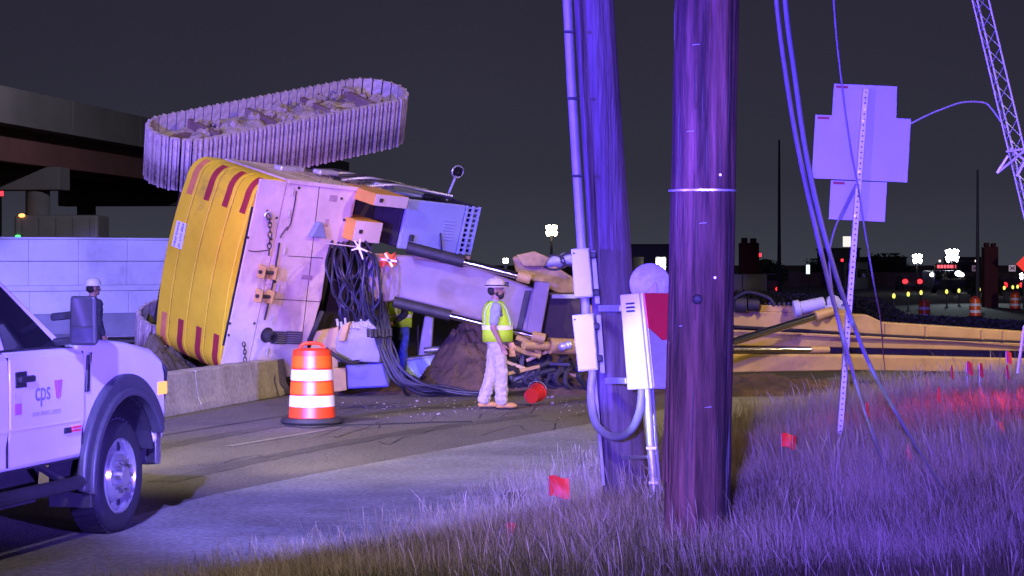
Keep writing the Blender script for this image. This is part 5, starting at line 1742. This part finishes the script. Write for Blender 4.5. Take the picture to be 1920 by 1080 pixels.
person('worker in white hard hat and dark jacket behind the pickup mirror', (P(173, 600, 34.5).x, 34.5, 0.0), R(38), NAVY, NAVY, False, HATW,
       {-1: ((-0.03, -0.26, 1.13), (0.05, -0.25, 0.90)), 1: ((-0.03, 0.26, 1.13), (0.05, 0.25, 0.90))}, {-1: 0.03, 1: -0.05}, shirt_long=True, H=0.985)
person('worker in lime vest and blue jeans half hidden under the boom arm', (P(751, 600, 37.5).x, 37.5, 0.0), R(-150), NAVY, DENIM, True, HATW,
       {-1: ((0.06, -0.24, 1.15), (0.22, -0.16, 1.05)), 1: ((0.05, 0.24, 1.15), (0.2, 0.18, 1.02))}, {-1: 0.03, 1: -0.04}, shirt_long=True, H=0.98)

# ------------------------------------------------------------------ red bucket on the road
p = G(996, 760)
bk = thing('red_bucket', 'red plastic bucket tipped on the asphalt in front of the bearded worker', 'bucket', (p.x, p.y, 0.006))
tilt = Matrix.Rotation(R(72), 3, 'X') @ Matrix.Identity(3)
BK = mat('red bucket plastic', (0.72, 0.025, 0.025), 0.4, 0, 0.06, 6)
mb = MB().lathe([(0.0, 0.0), (0.105, 0.0), (0.128, 0.24), (0.136, 0.245), (0.136, 0.27), (0.126, 0.27), (0.122, 0.24), (0.10, 0.012), (0.0, 0.01)], (0, 0, 0), 'z', 30)
RB = Matrix.Rotation(R(-80), 3, 'X') @ Matrix.Rotation(R(20), 3, 'Y')
for v in mb.v:
    v.xyz = RB @ v + Vector((0, -0.1, 0.13))
mb.build('bucket_shell', BK, bk, None, 40)
mb = MB().tube([Vector((0.137 * math.cos(w), -0.05 - 0.11 * math.sin(w), 0.255)) for w in [math.pi * i / 14 for i in range(15)]], 0.005, 6)
for v in mb.v:
    v.xyz = RB @ v + Vector((0, -0.1, 0.13))
mb.build('bail_handle', GALV, bk)

# ------------------------------------------------------------------ hanging cables
CABLE = mat('cable jacket', (0.20, 0.19, 0.21), 0.45, 0, 0.12, 12)


def cable(name, pts, r, label, m=CABLE, k=8):
    """pts: (px, py, Y)"""
    path = smoothpath([P(*q) for q in pts], k)
    zt = [q.z for q in path]
    rad = [r * (0.5 + 0.5 * float(sstep(0.5, 2.2, z))) for z in zt]     # the slack end has lost its outer jacket
    return tag(MB().tube(path, rad, 9).build(name, m), label, 'cable')


cable('fallen_cable', [(1447, -120, 18.5), (1458, 20, 18.5), (1475, 150, 18.4), (1497, 280, 18.2), (1530, 430, 17.9), (1556, 540, 17.5), (1578, 620, 17.2), (1600, 700, 16.8), (1628, 790, 16.2), (1658, 870, 15.5), (1700, 950, 14.6), (1740, 992, 14.0)], 0.021, 'thick cable hanging beside the sign and curling low into the grass')
cable('fallen_cable', [(1463, -120, 18.3), (1474, 20, 18.3), (1490, 140, 18.2), (1512, 290, 18.1), (1543, 430, 17.9), (1572, 530, 17.6), (1601, 610, 17.2), (1634, 690, 16.7), (1690, 790, 15.8), (1752, 890, 14.6), (1815, 975, 13.6), (1885, 1024, 12.9)], 0.022, 'thick cable hanging past the sign post and running far into the grass', mat('cable jacket blue', (0.17, 0.17, 0.23), 0.45, 0, 0.12, 12))
cable('overhead_wire', [(1557, -120, 19.3), (1566, 40, 19.3), (1580, 170, 19.3), (1594, 270, 19.3), (1609, 350, 19.3), (1623, 440, 19.3), (1640, 540, 19.5), (1651, 600, 20.5), (1656, 660, 22.0), (1660, 700, 22.5)], 0.0085, 'thin wire crossing over the sign plates and dropping past the post')
cable('overhead_wire', [(1605, 345, 19.25), (1585, 385, 19.2), (1565, 430, 19.1), (1555, 480, 19.0), (1560, 540, 18.8), (1572, 610, 18.5), (1588, 690, 18.0), (1592, 760, 17.5), (1600, 800, 17.2)], 0.009, 'thin wire loop bowing out from under the lowest sign plate')
pm = MB().tube([P(1921, 610, 24), P(1908, 700, 24)], 0.016, 8)
tag(pm.build('marker_stake', SHEET), 'slim pale marker stake leaning in the grass beyond the flags', 'stake')

# ------------------------------------------------------------------ survey flags in the grass
def flag(px, py, Y, w, h, yaw, label, curl=0.0):
    base = P(px, py, Y)
    g = float(gz(base.x, Y))
    o = thing('marker_flag', label, 'flag', (base.x, Y, g), yaw, 'red marker flags in the grass')
    top = base.z - g
    MB().tube([(0, 0, -0.03), (0.01, 0, top * 0.5), (0, 0, top + h * 0.5)], 0.003, 5).build('wire_staff', GALV, o)
    mb = MB()
    n = 6
    for j in range(n + 1):
        for i in range(n + 1):
            u, v = i / n, j / n
            mb.v.append(Vector((u * w, curl * math.sin(u * 2.6) * (0.4 + v) + 0.012 * math.sin(u * 5 + v * 3), top - h * 0.5 + h * v - 0.10 * w * u + 0.01 * math.sin(u * 6))))
    for j in range(n):
        for i in range(n):
            a = j * (n + 1) + i
            mb.f.append((a, a + 1, a + n + 2, a + n + 1))
    mb.build('flag_sheet', FLAGR, o, None, 180)
    return o


flag(1028, 912, 14.9, 0.15, 0.14, R(8), 'square red marker flag beside the leaning grey pole', 0.03)
flag(947, 1002, 13.2, 0.035, 0.13, R(-60), 'red marker flag turned edge on among the stalks near the shoulder', 0.05)
flag(1464, 826, 17.5, 0.12, 0.11, R(-10), 'folded red marker flag between the stout pole and sign post', 0.06)
flag(1702, 846, 17.0, 0.055, 0.12, R(50), 'narrow red marker flag beside the cable in the grass', 0.02)
flag(1623, 768, 19.5, 0.05, 0.12, R(55), 'small red marker flag just behind the sign post base')
flag(1758, 740, 21.0, 0.05, 0.13, R(60), 'thin red marker flag alone where the grass turns purple')
for (x, y, Y, w, yw) in ((1783, 698, 25, 0.07, 60), (1812, 690, 25.5, 0.09, 20), (1836, 694, 25.2, 0.07, 35), (1886, 698, 24.5, 0.07, 45), (1886, 670, 27, 0.08, 15)):
    flag(x, y, Y, w, 0.15, R(yw), 'red marker flag in the cluster at the far edge of the grass')
flag(1868, 800, 19.5, 0.10, 0.10, R(20), 'red marker flag low in the red lit patch of grass', 0.05)


# ------------------------------------------------------------------ far background on the right
def lamp_post(px, py, Y, color, strength, r, label, gzv=-0.75, head=(0.5, 0.3, 0.14)):
    top = P(px, py, Y)
    o = thing('light_mast', label, 'light', (top.x, Y, gzv))
    f = fr(o)
    MB().tube([(top.x, Y + 0.2, gzv), (top.x, Y + 0.2, top.z - 0.1)], [0.09, 0.05], 8).build('mast_tube', DARK, o, f)
    MB().box(top + Vector((0, 0.12, 0.03)), (head[0], 0.25, head[2] + r)).build('lamp_housing', DARK, o, f, 0, bevel=0.02)
    for dx, dz in ((-0.52, 0.5), (0.52, 0.52), (-0.5, -0.52), (0.54, -0.48)):
        MB().box(top + Vector((dx * r, -0.06, dz * r)), (r * 0.92, 0.06, r * 0.9), Matrix.Rotation(R(4 * dx * 10), 3, 'Y')).build('lamp_lens', glow('lamp ' + label[:9], color, strength), o, f, 0, bevel=r * 0.2, seg=3)
    return o


lamp_post(1034, 432, 95, (1.0, 0.80, 0.50), 40, 0.24, 'bright warm work light on a mast beyond the jib', 0.0)
lamp_post(1785, 479, 190, (0.85, 0.95, 1.0), 40, 0.55, 'larger cold white floodlight above the message board')
lamp_post(1720, 485, 190, (0.85, 0.95, 1.0), 30, 0.40, 'smaller cold white floodlight beside the larger one')
lamp_post(1918, 518, 170, (1.0, 0.95, 0.9), 20, 0.25, 'white lamp at the end of the far roadworks')
lamp_post(948, 489, 60, (1.0, 0.95, 0.9), 16, 0.07, 'tiny white lamp glinting just above the boom arm', 0.0, (0.1, 0.1, 0.05))
spot('floodlight_far', P(1785, 400, 150), (33, 112, -0.7), 3600, (0.75, 0.93, 1.0), 30, 0.8, 0.5)
spot('headlights_far', (24, 72, 1.6), (28, 112, 0.0), 9000, (1.0, 0.92, 0.8), 16, 0.8, 0.2)

# traffic drums along the closed lane
for (x, yb, Y, lb) in ((1733, 606, 98, 'striped traffic drum on the far pavement just above the mast beam'), (1828, 597, 106, 'striped traffic drum on the far pavement between two others'), (1903, 583, 122, 'striped traffic drum farthest along the far pavement')):
    b = P(x, yb, Y)
    d = dup(drum, (b.x, Y, -0.695), 0.3, lb)
# lane delineators with lit yellow heads
first = None
for (x, y, Y) in ((1676, 568, 112), (1703, 566, 118), (1727, 563, 124), (1775, 560, 128), (1798, 558, 132), (1836, 555, 138), (1851, 553, 142), (1883, 551, 146), (1899, 551, 150), (1908, 551, 153)):
    b = P(x, y, Y)
    if first is None:
        first = thing('lane_delineator', 'slim lane delineator post with glowing yellow head on the far pavement', 'delineator', (0, 0, 0), 0, 'delineators on the far pavement')
        hh = 0.95
        MB().lathe([(0.14, 0), (0.14, 0.04), (0.05, 0.07), (0.045, hh - 0.1), (0.0, hh - 0.08)], (0, 0, 0), 'z', 12).build('post', FARASPH, first, None, 40)
        MB().ball((0, 0, hh), (0.085, 0.085, 0.14), 12, 8).build('lit_head', glow('delineator yellow', (0.95, 0.90, 0.16), 1.5), first, None, 180)
        o = first
    else:
        o = dup(first)
    o.location = (b.x, Y, b.z - 0.95)
    # posts stand on the far ground
    o.location.z = max(-0.70, b.z - 0.95)

# vehicles in the queue
TAIL = glow('tail lamp red', (1.0, 0.02, 0.03), 4.0)
HEADL = glow('head lamp white', (1.0, 0.97, 0.92), 9.0)
CARP = mat('dark car paint', (0.05, 0.045, 0.07), 0.3, 0, 0.1, 3)


def car(px, py, Y, label, tall=1.5, rear=True, w=1.8, lamps=True, yaw=0.0, lr=0.10):
    b = P(px, py, Y)
    z0 = -0.70
    o = thing('queued_car', label, 'car', (b.x, Y, z0), yaw)
    prof = [(-2.1, 0.35), (-2.15, 0.8), (-1.9, 0.95), (-1.5, tall), (0.4, tall), (1.1, 1.0), (2.1, 0.85), (2.15, 0.35)]
    MB().prism([(-w / 2, y, z) for y, z in prof], (w, 0, 0)).build('car_body', CARP, o, None, 30, bevel=0.08, seg=2)
    MB().prism([(-w / 2 + 0.12, y, z) for y, z in ((-1.86, 1.0), (-1.56, tall - 0.1), (-1.52, tall - 0.1), (-1.80, 1.0))], (w - 0.24, 0, 0)).build('rear_window', GLASS, o, None, 0)
    for sx in (-1, 1):
        for yy3 in (-1.35, 1.35):
            MB().cyl((sx * (w / 2 - 0.2), yy3, 0.33), (sx * (w / 2 + 0.01), yy3, 0.33), 0.33, n=16).build('wheel', BLACK, o, None, 40)
        if lamps:
            MB().ball((sx * (w / 2 - 0.22), -2.14, 0.86), (lr * 1.2, 0.06, lr), 10, 8).build('tail_lamp' if rear else 'head_lamp', TAIL if rear else HEADL, o, None, 180)
    return o


car(1703, 540, 205, 'dark car with close red tail lamps left of the message board', 1.5, lr=0.22)
car(1889, 540, 175, 'dark car with wide red tail lamps by the small white signs', 1.45, lr=0.22, w=1.9)
car(1434, 545, 150, 'dark van with one row of red lamps behind the stout pole', 1.9, lr=0.16)
car(1557, 530, 260, 'small distant car with red tail lamps between the cables', 1.4, lr=0.16)

# message board trailer and oncoming truck under the floodlight
o = thing('oncoming_truck', 'dark truck with two white head lamps and glowing red roof display', 'truck', (P(1775, 540, 185).x, 185, -0.7))
MB().b6(-1.15, 1.15, 0, 5, 0.5, 1.95).build('cab', mat('purple dark paint', (0.06, 0.05, 0.12), 0.4), o, None, 0, bevel=0.12)
MB().b6(-1.0, 1.0, -0.03, 0.05, 1.15, 1.8).build('windscreen', GLASS, o, None, 0)
MB().b6(-1.2, 1.2, -0.1, 0.3, 0.4, 0.75).build('bumper', DARK, o, None, 0, bevel=0.03)
for sx in (-1, 1):
    MB().ball((sx * 1.3, -0.1, 1.6), (0.17, 0.1, 0.17), 10, 8).build('head_lamp', HEADL, o, None, 180)
    MB().cyl((sx * 0.75, 0.9, 0.5), (sx * 1.16, 0.9, 0.5), 0.5, n=16).build('wheel', BLACK, o, None, 40)
MB().b6(-1.0, 1.0, -0.05, 0.3, 2.02, 2.58).build('display_case', DARK, o, None, 0, bevel=0.03)
for k in range(6):
    MB().b6(-0.82 + k * 0.28, -0.62 + k * 0.28, -0.12, -0.04, 2.17, 2.44).build('display_cell', glow('display red', (1.0, 0.12, 0.16), 1.6), o, None, 0)
for (x, y) in ((-0.3, 5.1), (1.1, 5.2), (2.2, 5.15), (-1.0, 4.7)):
    pass
o = thing('arrow_trailer', 'small trailer with two white lamps beside the oncoming truck', 'trailer', (P(1797, 540, 178).x, 178, -0.7))
MB().b6(-0.9, 0.9, 0, 3, 0.5, 1.3).build('trailer_bed', DARK, o, None, 0, bevel=0.04)
MB().tube([(0, 1.5, 1.3), (0, 1.5, 2.8)], 0.06, 8).build('trailer_mast', DARK, o)
MB().ball((0, 0, 1.75), (0.28, 0.15, 0.22), 12, 8).build('work_lamp', HEADL, o, None, 180)
MB().tube([(0, 1.5, 1.75), (0, 0.1, 1.75)], 0.03, 6).build('lamp_arm', DARK, o)
MB().tube([(-1.3, 1.5, 2.78), (1.8, 1.5, 2.78)], 0.04, 6).build('cross_bar', DARK, o)
for x in (-1.25, 0.2, 1.75):
    MB().ball((x, 1.42, 2.78), 0.09, 10, 8).build('marker_lamp', glow('marker pink', (1.0, 0.7, 0.62), 3), o, None, 180)


def post_sign(px, py, Y, w, h, m, label, z0=-0.75, diamond=False, mark=None):
    c = P(px, py, Y)
    o = thing('roadside_sign', label, 'sign', (c.x, Y, z0))
    f = fr(o)
    MB().tube([(c.x, Y + 0.06, z0), (c.x, Y + 0.06, c.z)], 0.05, 6).build('post', DARK, o, f)
    rot = Matrix.Rotation(R(45), 3, 'Y') if diamond else None
    MB().box(c, (w, 0.05, h), rot).build('plate', m, o, f, 0, bevel=0.015)
    if mark:
        for a in (35, -35):
            MB().box(c + Vector((0, -0.04, 0)), (w * 0.85, 0.02, h * 0.14), Matrix.Rotation(R(a), 3, 'Y')).build('cross_mark', mark, o, f, 0)
    return o


post_sign(1588, 453, 140, 0.52, 0.68, glow('lit sign panel', (1.0, 0.93, 0.88), 1.0), 'small lit white panel on a post behind the sign post')
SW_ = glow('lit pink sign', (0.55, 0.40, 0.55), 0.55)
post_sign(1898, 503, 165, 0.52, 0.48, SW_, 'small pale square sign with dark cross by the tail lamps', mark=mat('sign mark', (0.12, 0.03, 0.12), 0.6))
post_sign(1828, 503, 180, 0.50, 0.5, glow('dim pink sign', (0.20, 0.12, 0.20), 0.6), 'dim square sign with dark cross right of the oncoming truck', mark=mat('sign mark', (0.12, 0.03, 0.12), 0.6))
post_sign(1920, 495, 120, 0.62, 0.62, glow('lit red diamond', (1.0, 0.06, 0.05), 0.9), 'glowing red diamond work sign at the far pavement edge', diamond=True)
post_sign(1422, 478, 120, 0.34, 0.18, glow('stop lamp red', (1.0, 0.03, 0.05), 3.0), 'bright red rectangular signal on a post behind the stout pole')
post_sign(1434, 522, 150, 0.42, 0.34, glow('lamp red soft', (1.0, 0.02, 0.04), 2.0), 'round red lamp low on the dark van queue', )
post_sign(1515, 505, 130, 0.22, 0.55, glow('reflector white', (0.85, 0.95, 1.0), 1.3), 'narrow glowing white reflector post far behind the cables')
post_sign(1579, 488, 160, 0.18, 0.2, glow('stop lamp red', (1.0, 0.03, 0.05), 3.0), 'tiny red signal lamp beside the lit white panel')

# dark masts and banner pillars against the glow of the town
for (x, y0, Y, r, lb) in ((1461, 262, 95, 0.07, 'tall thin dark mast standing beyond the fallen cables'), (1833, 318, 110, 0.08, 'tall thin dark mast beyond the far drums')):
    t = P(x, y0, Y)
    o = thing('signal_mast', lb, 'mast', (t.x, Y, -0.75))
    MB().tube([(0, 0, 0), (0, 0, 4.0), (0, 0, t.z + 0.75)], [r * 1.8, r, r * 0.6], 8).build('mast_tube', DARK, o)
    MB().b6(-0.3, 0.3, -0.3, 0.3, 0, 0.2).build('mast_foot', DARK, o, None, 0, bevel=0.03)
PIL = mat('dull red banner', (0.11, 0.02, 0.018), 0.8, 0, 0.2, 1)
for (x, y0, w, Y, lb) in ((1404, 446, 0.95, 110, 'tall dull red pillar behind the stout pole'), (1856, 455, 0.85, 130, 'slim dull red pillar beyond the far drums')):
    t = P(x, y0, Y)
    o = thing('red_pillar', lb, 'pillar', (t.x, Y, -0.75))
    H_ = t.z + 0.75
    MB().b6(-w / 2, w / 2, -w / 2, w / 2, 0, H_ - 0.25).build('pillar_shaft', PIL, o, None, 0, bevel=0.05)
    MB().b6(-w * 0.38, -w * 0.1, -w / 3, w / 3, H_ - 0.25, H_).build('pillar_cap', PIL, o, None, 0, bevel=0.03)
    MB().b6(w * 0.1, w * 0.38, -w / 3, w / 3, H_ - 0.25, H_ - 0.02).build('pillar_cap', PIL, o, None, 0, bevel=0.03)

# far buildings and low walls
FB = mat('far building', (0.10, 0.095, 0.12), 0.85, 0, 0.2, 0.3)
FBL = mat('far pale building', (0.30, 0.30, 0.34), 0.85, 0, 0.15, 0.3)


def shed(px0, px1, ptop, Y, m, label, roof=None, door=True):
    a, b = P(px0, ptop, Y), P(px1, ptop, Y)
    o = thing('far_building', label, 'building', ((a.x + b.x) / 2, Y, -0.75))
    w, h = b.x - a.x, a.z + 0.75
    MB().b6(-w / 2, w / 2, 0, 12, 0, h).build('wall', m, o, None, 0)
    MB().b6(-w / 2 - 0.15, w / 2 + 0.15, -0.15, 12.1, h, h + 0.18).build('roof', DARK, o, None, 0)
    n = max(2, int(w / 2.2))
    for k in range(n):
        x = -w / 2 + w * (k + 0.5) / n
        MB().b6(x - 0.5, x + 0.5, -0.04, 0.02, h * 0.45, h * 0.75).build('window', GLASS, o, None, 0)
    return o


shed(1562, 1612, 468, 230, FB, 'dark flat roofed far building left of the sign post')
shed(1584, 1628, 492, 215, FBL, 'low pale far building behind the sign post')
shed(1176, 1260, 461, 210, FB, 'dark far building seen between the two poles')
shed(1630, 1700, 484, 300, FB, 'long dark far building under the smaller floodlight')
shed(1800, 1840, 484, 320, FB, 'dark far building past the oncoming truck')
o = thing('low_far_wall', 'long dull brown low wall behind the queued cars', 'wall', (60, 235, -0.75))
for k in range(12):
    x = P(1540, 520, 235).x - 4 + k * 2.5
    MB().pbox((x, 235, -0.75), (2.46, 0, 0), (0, 0.4, 0), (0, 0, 1.6)).build('wall_panel', mat('brown wall', (0.22, 0.14, 0.12), 0.9, 0, 0.2, 0.5), o, fr(o), 0, bevel=0.02, seg=1)
o = thing('grey_far_wall', 'plain grey wall panel right of the stout pole above the mast', 'wall', (P(1395, 540, 75).x, 75, -0.6))
for k in range(3):
    MB().pbox((P(1300, 530, 75).x + k * 0.86, 75, -0.75), (0.84, 0, 0), (0, 0.3, 0), (0, 0, 2.35)).build('wall_panel', WALLC, o, fr(o), 0, bevel=0.015, seg=1)

# box truck on the far left behind the panel wall
o = thing('box_trailer', 'dim grey box trailer with amber and green lamps behind the panel wall', 'trailer', (P(105, 440, 92).x, 92, 0))
w = 158 / FPX * 92
MB().b6(-w / 2, w / 2, 0, 2.6, 0.9, P(100, 403, 92).z).build('box', mat('trailer grey', (0.17, 0.16, 0.15), 0.6, 0, 0.12, 1), o, None, 0, bevel=0.12, seg=3)
for k in range(5):
    x = -w / 2 + 0.35 + k * (w - 0.7) / 4
    MB().b6(x - 0.02, x + 0.02, -0.02, 0.03, 1.0, P(100, 408, 92).z).build('box_rib', mat('trailer rib', (0.12, 0.11, 0.11), 0.6), o, None, 0)
tz = P(37, 404, 92).z
MB().ball((-w / 2 + 0.35, -0.05, tz), (0.14, 0.08, 0.08), 10, 8).build('marker_lamp', glow('amber lamp', (1.0, 0.36, 0.08), 4), o, None, 180)
MB().ball((-w / 2 + 0.18, -0.05, P(30, 443, 92).z), (0.12, 0.08, 0.06), 10, 8).build('marker_lamp', glow('green lamp', (0.1, 1.0, 0.25), 2), o, None, 180)
for x in (-1.1, 1.1):
    MB().cyl((x, 0.2, 0.5), (x, 2.4, 0.5), 0.5, n=16).build('wheel', BLACK, o, None, 40)
post_sign(1, 362, 100, 0.26, 0.26, glow('stop lamp red', (1.0, 0.03, 0.05), 3.0), 'red signal lamp beneath the overpass', 0.0)
t = P(18, 480, 30)
# trees against the town glow
LEAF = mat('dark foliage', (0.035, 0.05, 0.022), 0.8, 0, 0.3, 2, island=0.4)


def tree(px, ptop, Y, rx, label, seed, nleaf=900, z0=-0.75):
    top = P(px, ptop, Y)
    o = thing('far_tree', label, 'tree', (top.x, Y, z0))
    rr = random.Random(seed)
    H_ = top.z - z0
    MB().tube([(0, 0, 0), (0.05, 0, H_ * 0.35), (0, 0, H_ * 0.8)], [0.14, 0.10, 0.04], 8).build('trunk', WOOD, o)
    mb = MB()
    cl = [(Vector((rr.uniform(-0.6, 0.6) * rx, rr.uniform(-0.6, 0.6) * rx, H_ * rr.uniform(0.42, 0.86))), rr.uniform(0.3, 0.55) * rx) for _ in range(14)]
    for k in range(nleaf):
        c, r = cl[k % len(cl)]
        d = Vector((rr.gauss(0, 1), rr.gauss(0, 1), rr.gauss(0, 0.8))).normalized() * r * (rr.random() ** 0.4)
        p = c + d
        p.z = min(p.z, H_)
        u = Vector((rr.gauss(0, 1), rr.gauss(0, 1), rr.gauss(0, 1))).normalized() * 0.22
        v = u.orthogonal().normalized() * 0.10
        mb.add([p - v, p + u, p + v, p - u], [(0, 1, 2, 3)])
    cr_ = mb.build('crown', LEAF, o, None, 0)
    stuff(cr_)
    return o


tree(1443, 487, 165, 1.6, 'dark rounded tree behind the stout pole and red signal', 3)
tree(1545, 486, 240, 2.6, 'low dark tree on the skyline left of the lit panel', 5)
tree(1665, 476, 280, 3.2, 'dark tree on the skyline beyond the sign post', 6)
tree(1690, 492, 260, 2.4, 'squat dark tree under the smaller floodlight', 8)
tree(1640, 484, 270, 2.2, 'small dark tree against the pale far building', 9)
tree(1850, 508, 150, 1.5, 'dark bush shaped tree behind the middle far drum', 12)
# dark hedge slope between the mast and the far pavement
mb = MB()
rr = random.Random(4)
for k in range(17000):
    Y = rr.uniform(50, 76)
    x = rr.uniform((1330 - 960) / FPX * Y, (1950 - 960) / FPX * Y)
    lim = np.interp(960 + x / Y * FPX, (1330, 1400, 1650, 1700, 1950), (552, 545, 560, 590, 604))
    zt = CAM_Z - (lim - HOR) / FPX * Y
    z = float(gz(x, Y)) + rr.random() ** 0.7 * max(0.15, zt - float(gz(x, Y)))
    u = Vector((rr.gauss(0, 1), rr.gauss(0, 1), rr.gauss(0, 1))).normalized() * 0.075
    v = u.orthogonal().normalized() * 0.028
    p = Vector((x, Y, z))
    mb.add([p - v, p + u, p + v, p - u], [(0, 1, 2, 3)])
stuff(mb.build('scrub', mat('dark scrub', (0.035, 0.038, 0.028), 0.9, 0, 0.3, 2, island=0.3), smooth=0), 'dark weedy scrub between the fallen mast and the far pavement', 'scrub')

# ------------------------------------------------------------------ dry grass on the bank
def grass(name, n, hmin, hmax, wid, m, seed, ymin, ymax, lean, edge=0.0, head=False, dens=None):
    g = np.random.default_rng(seed)
    N = int(n * 2.2)
    Y = np.exp(g.uniform(np.log(ymin), np.log(ymax), N))
    X = g.uniform(-4.6, 9.6, N)
    lim_l = -0.245 * Y - 0.3
    lim_r = 0.245 * Y + 0.5
    d = X - xg(Y)
    keep = (X > lim_l) & (X < lim_r) & (d > -0.15 + edge)
    cl = vnoise(X * 1.9, Y * 1.5, seed) * 0.5 + vnoise(X * 5.1, Y * 4.3, seed + 1) * 0.5
    prob = np.clip(0.60 + 0.75 * cl, 0.05, 1) * np.clip(0.10 + d * 0.8, 0.03, 1)
    keep &= g.random(N) < prob
    # keep the pole feet clear
    for (cx, cy, r) in ((BP0.x, 12.6, 0.2), (P(1173, 900, 16.3).x, 16.3, 0.18)):
        keep &= (X - cx) ** 2 + (Y - cy) ** 2 > r * r
    X, Y, d, cl = X[keep][:n], Y[keep][:n], d[keep][:n], cl[keep][:n]
    n = len(X)
    Z = gz(X, Y) - 0.01
    h = g.uniform(hmin, hmax, n) * (1 + 0.35 * cl) * np.clip(0.45 + 0.3 * d, 0.4, 1.0)
    h *= np.interp(Y, [11, 13, 17, 30], [0.72, 0.9, 1.0, 1.1])
    az = g.uniform(0, 2 * np.pi, n)
    ln = np.abs(g.normal(0, lean, n)) * h
    lx, ly = np.cos(az) * ln - 0.10 * h, np.sin(az) * ln
    w = wid * g.uniform(0.6, 1.4, n) * np.interp(Y, [11, 30], [0.85, 1.5])
    fa = g.uniform(-0.9, 0.9, n)
    wx, wy_ = np.cos(fa) * w, np.sin(fa) * w
    v = np.empty((n, 7, 3))
    ts = (0.0, 0.45, 0.8, 1.0)
    k = 0
    for t in ts:
        cx, cy, cz = X + lx * t ** 1.8, Y + ly * t ** 1.8, Z + h * t * (1 - 0.12 * t)
        ww = {0.0: 1.0, 0.45: 0.8, 0.8: 0.55, 1.0: 0.0}[t]
        if head and t == 0.8:
            ww = 2.2
        if t < 1:
            v[:, k] = np.stack([cx - wx * ww, cy - wy_ * ww, cz], 1)
            v[:, k + 1] = np.stack([cx + wx * ww, cy + wy_ * ww, cz], 1)
            k += 2
        else:
            v[:, k] = np.stack([cx, cy, cz], 1)
    tri = np.array([[0, 1, 3], [0, 3, 2], [2, 3, 5], [2, 5, 4], [4, 5, 6]])
    f = (np.arange(n)[:, None, None] * 7 + tri[None]).reshape(-1)
    me = bpy.data.meshes.new(name)
    me.vertices.add(n * 7)
    me.vertices.foreach_set('co', v.reshape(-1).astype(np.float32))
    nt = len(f) // 3
    me.loops.add(nt * 3)
    me.loops.foreach_set('vertex_index', f.astype(np.int32))
    me.polygons.add(nt)
    me.polygons.foreach_set('loop_start', (np.arange(nt) * 3).astype(np.int32))
    me.update(calc_edges=True)
    me.validate()
    me.materials.append(m)
    o = bpy.data.objects.new(name, me)
    COL.objects.link(o)
    return o


def grass_mat(name, cols, rough=0.8):
    m = bpy.data.materials.new(name)
    m.use_nodes = True
    n, l = m.node_tree.nodes, m.node_tree.links
    b = n['Principled BSDF']
    b.inputs['Roughness'].default_value = rough
    b.inputs['Specular IOR Level'].default_value = 0.25
    ge = n.new('ShaderNodeNewGeometry')
    rp_ = n.new('ShaderNodeValToRGB')
    rp_.color_ramp.interpolation = 'LINEAR'
    el = rp_.color_ramp.elements
    el[0].color = (*cols[0], 1)
    el[1].color = (*cols[-1], 1)
    for k, c in enumerate(cols[1:-1]):
        e_ = el.new((k + 1) / (len(cols) - 1))
        e_.color = (*c, 1)
    l.new(ge.outputs['Random Per Island'], rp_.inputs[0])
    tc = n.new('ShaderNodeTexCoord')
    nz = n.new('ShaderNodeTexNoise')
    nz.inputs['Scale'].default_value = 0.9
    nz.inputs['Detail'].default_value = 4
    l.new(tc.outputs['Object'], nz.inputs['Vector'])
    mr = n.new('ShaderNodeMapRange')
    mr.inputs[1].default_value = 0.3
    mr.inputs[2].default_value = 0.7
    mr.inputs[3].default_value = 0.6
    mr.inputs[4].default_value = 1.25
    l.new(nz.outputs[0], mr.inputs[0])
    hs = n.new('ShaderNodeHueSaturation')
    l.new(rp_.outputs[0], hs.inputs['Color'])
    l.new(mr.outputs[0], hs.inputs['Value'])
    l.new(hs.outputs[0], b.inputs['Base Color'])
    return m


STRAWM = grass_mat('dry grass', [(0.20, 0.155, 0.105), (0.40, 0.33, 0.23), (0.27, 0.23, 0.15), (0.52, 0.44, 0.33)])
GREENM = grass_mat('low green grass', [(0.07, 0.075, 0.03), (0.13, 0.11, 0.05), (0.05, 0.06, 0.025), (0.16, 0.13, 0.08)])
SEEDM = grass_mat('pale grass stalks', [(0.26, 0.22, 0.16), (0.42, 0.36, 0.27)])
for o, lb in ((grass('grass', 60000, 0.05, 0.14, 0.0024, GREENM, 1, 9.8, 31, 0.6), 'short green grass growing low on the bank'),
              (grass('grass', 26000, 0.10, 0.26, 0.0022, GREENM, 7, 9.8, 15.5, 0.5), 'longer green weeds along the foot of the bank'),
              (grass('grass', 200000, 0.09, 0.29, 0.0009, STRAWM, 2, 11.6, 31.5, 0.42), 'dry straw coloured grass covering the bank'),
              (grass('grass', 6000, 0.24, 0.50, 0.0010, SEEDM, 3, 9.8, 30, 0.30, head=True), 'tall pale seed stalks rising over the grass')):
    stuff(o, lb, 'grass')
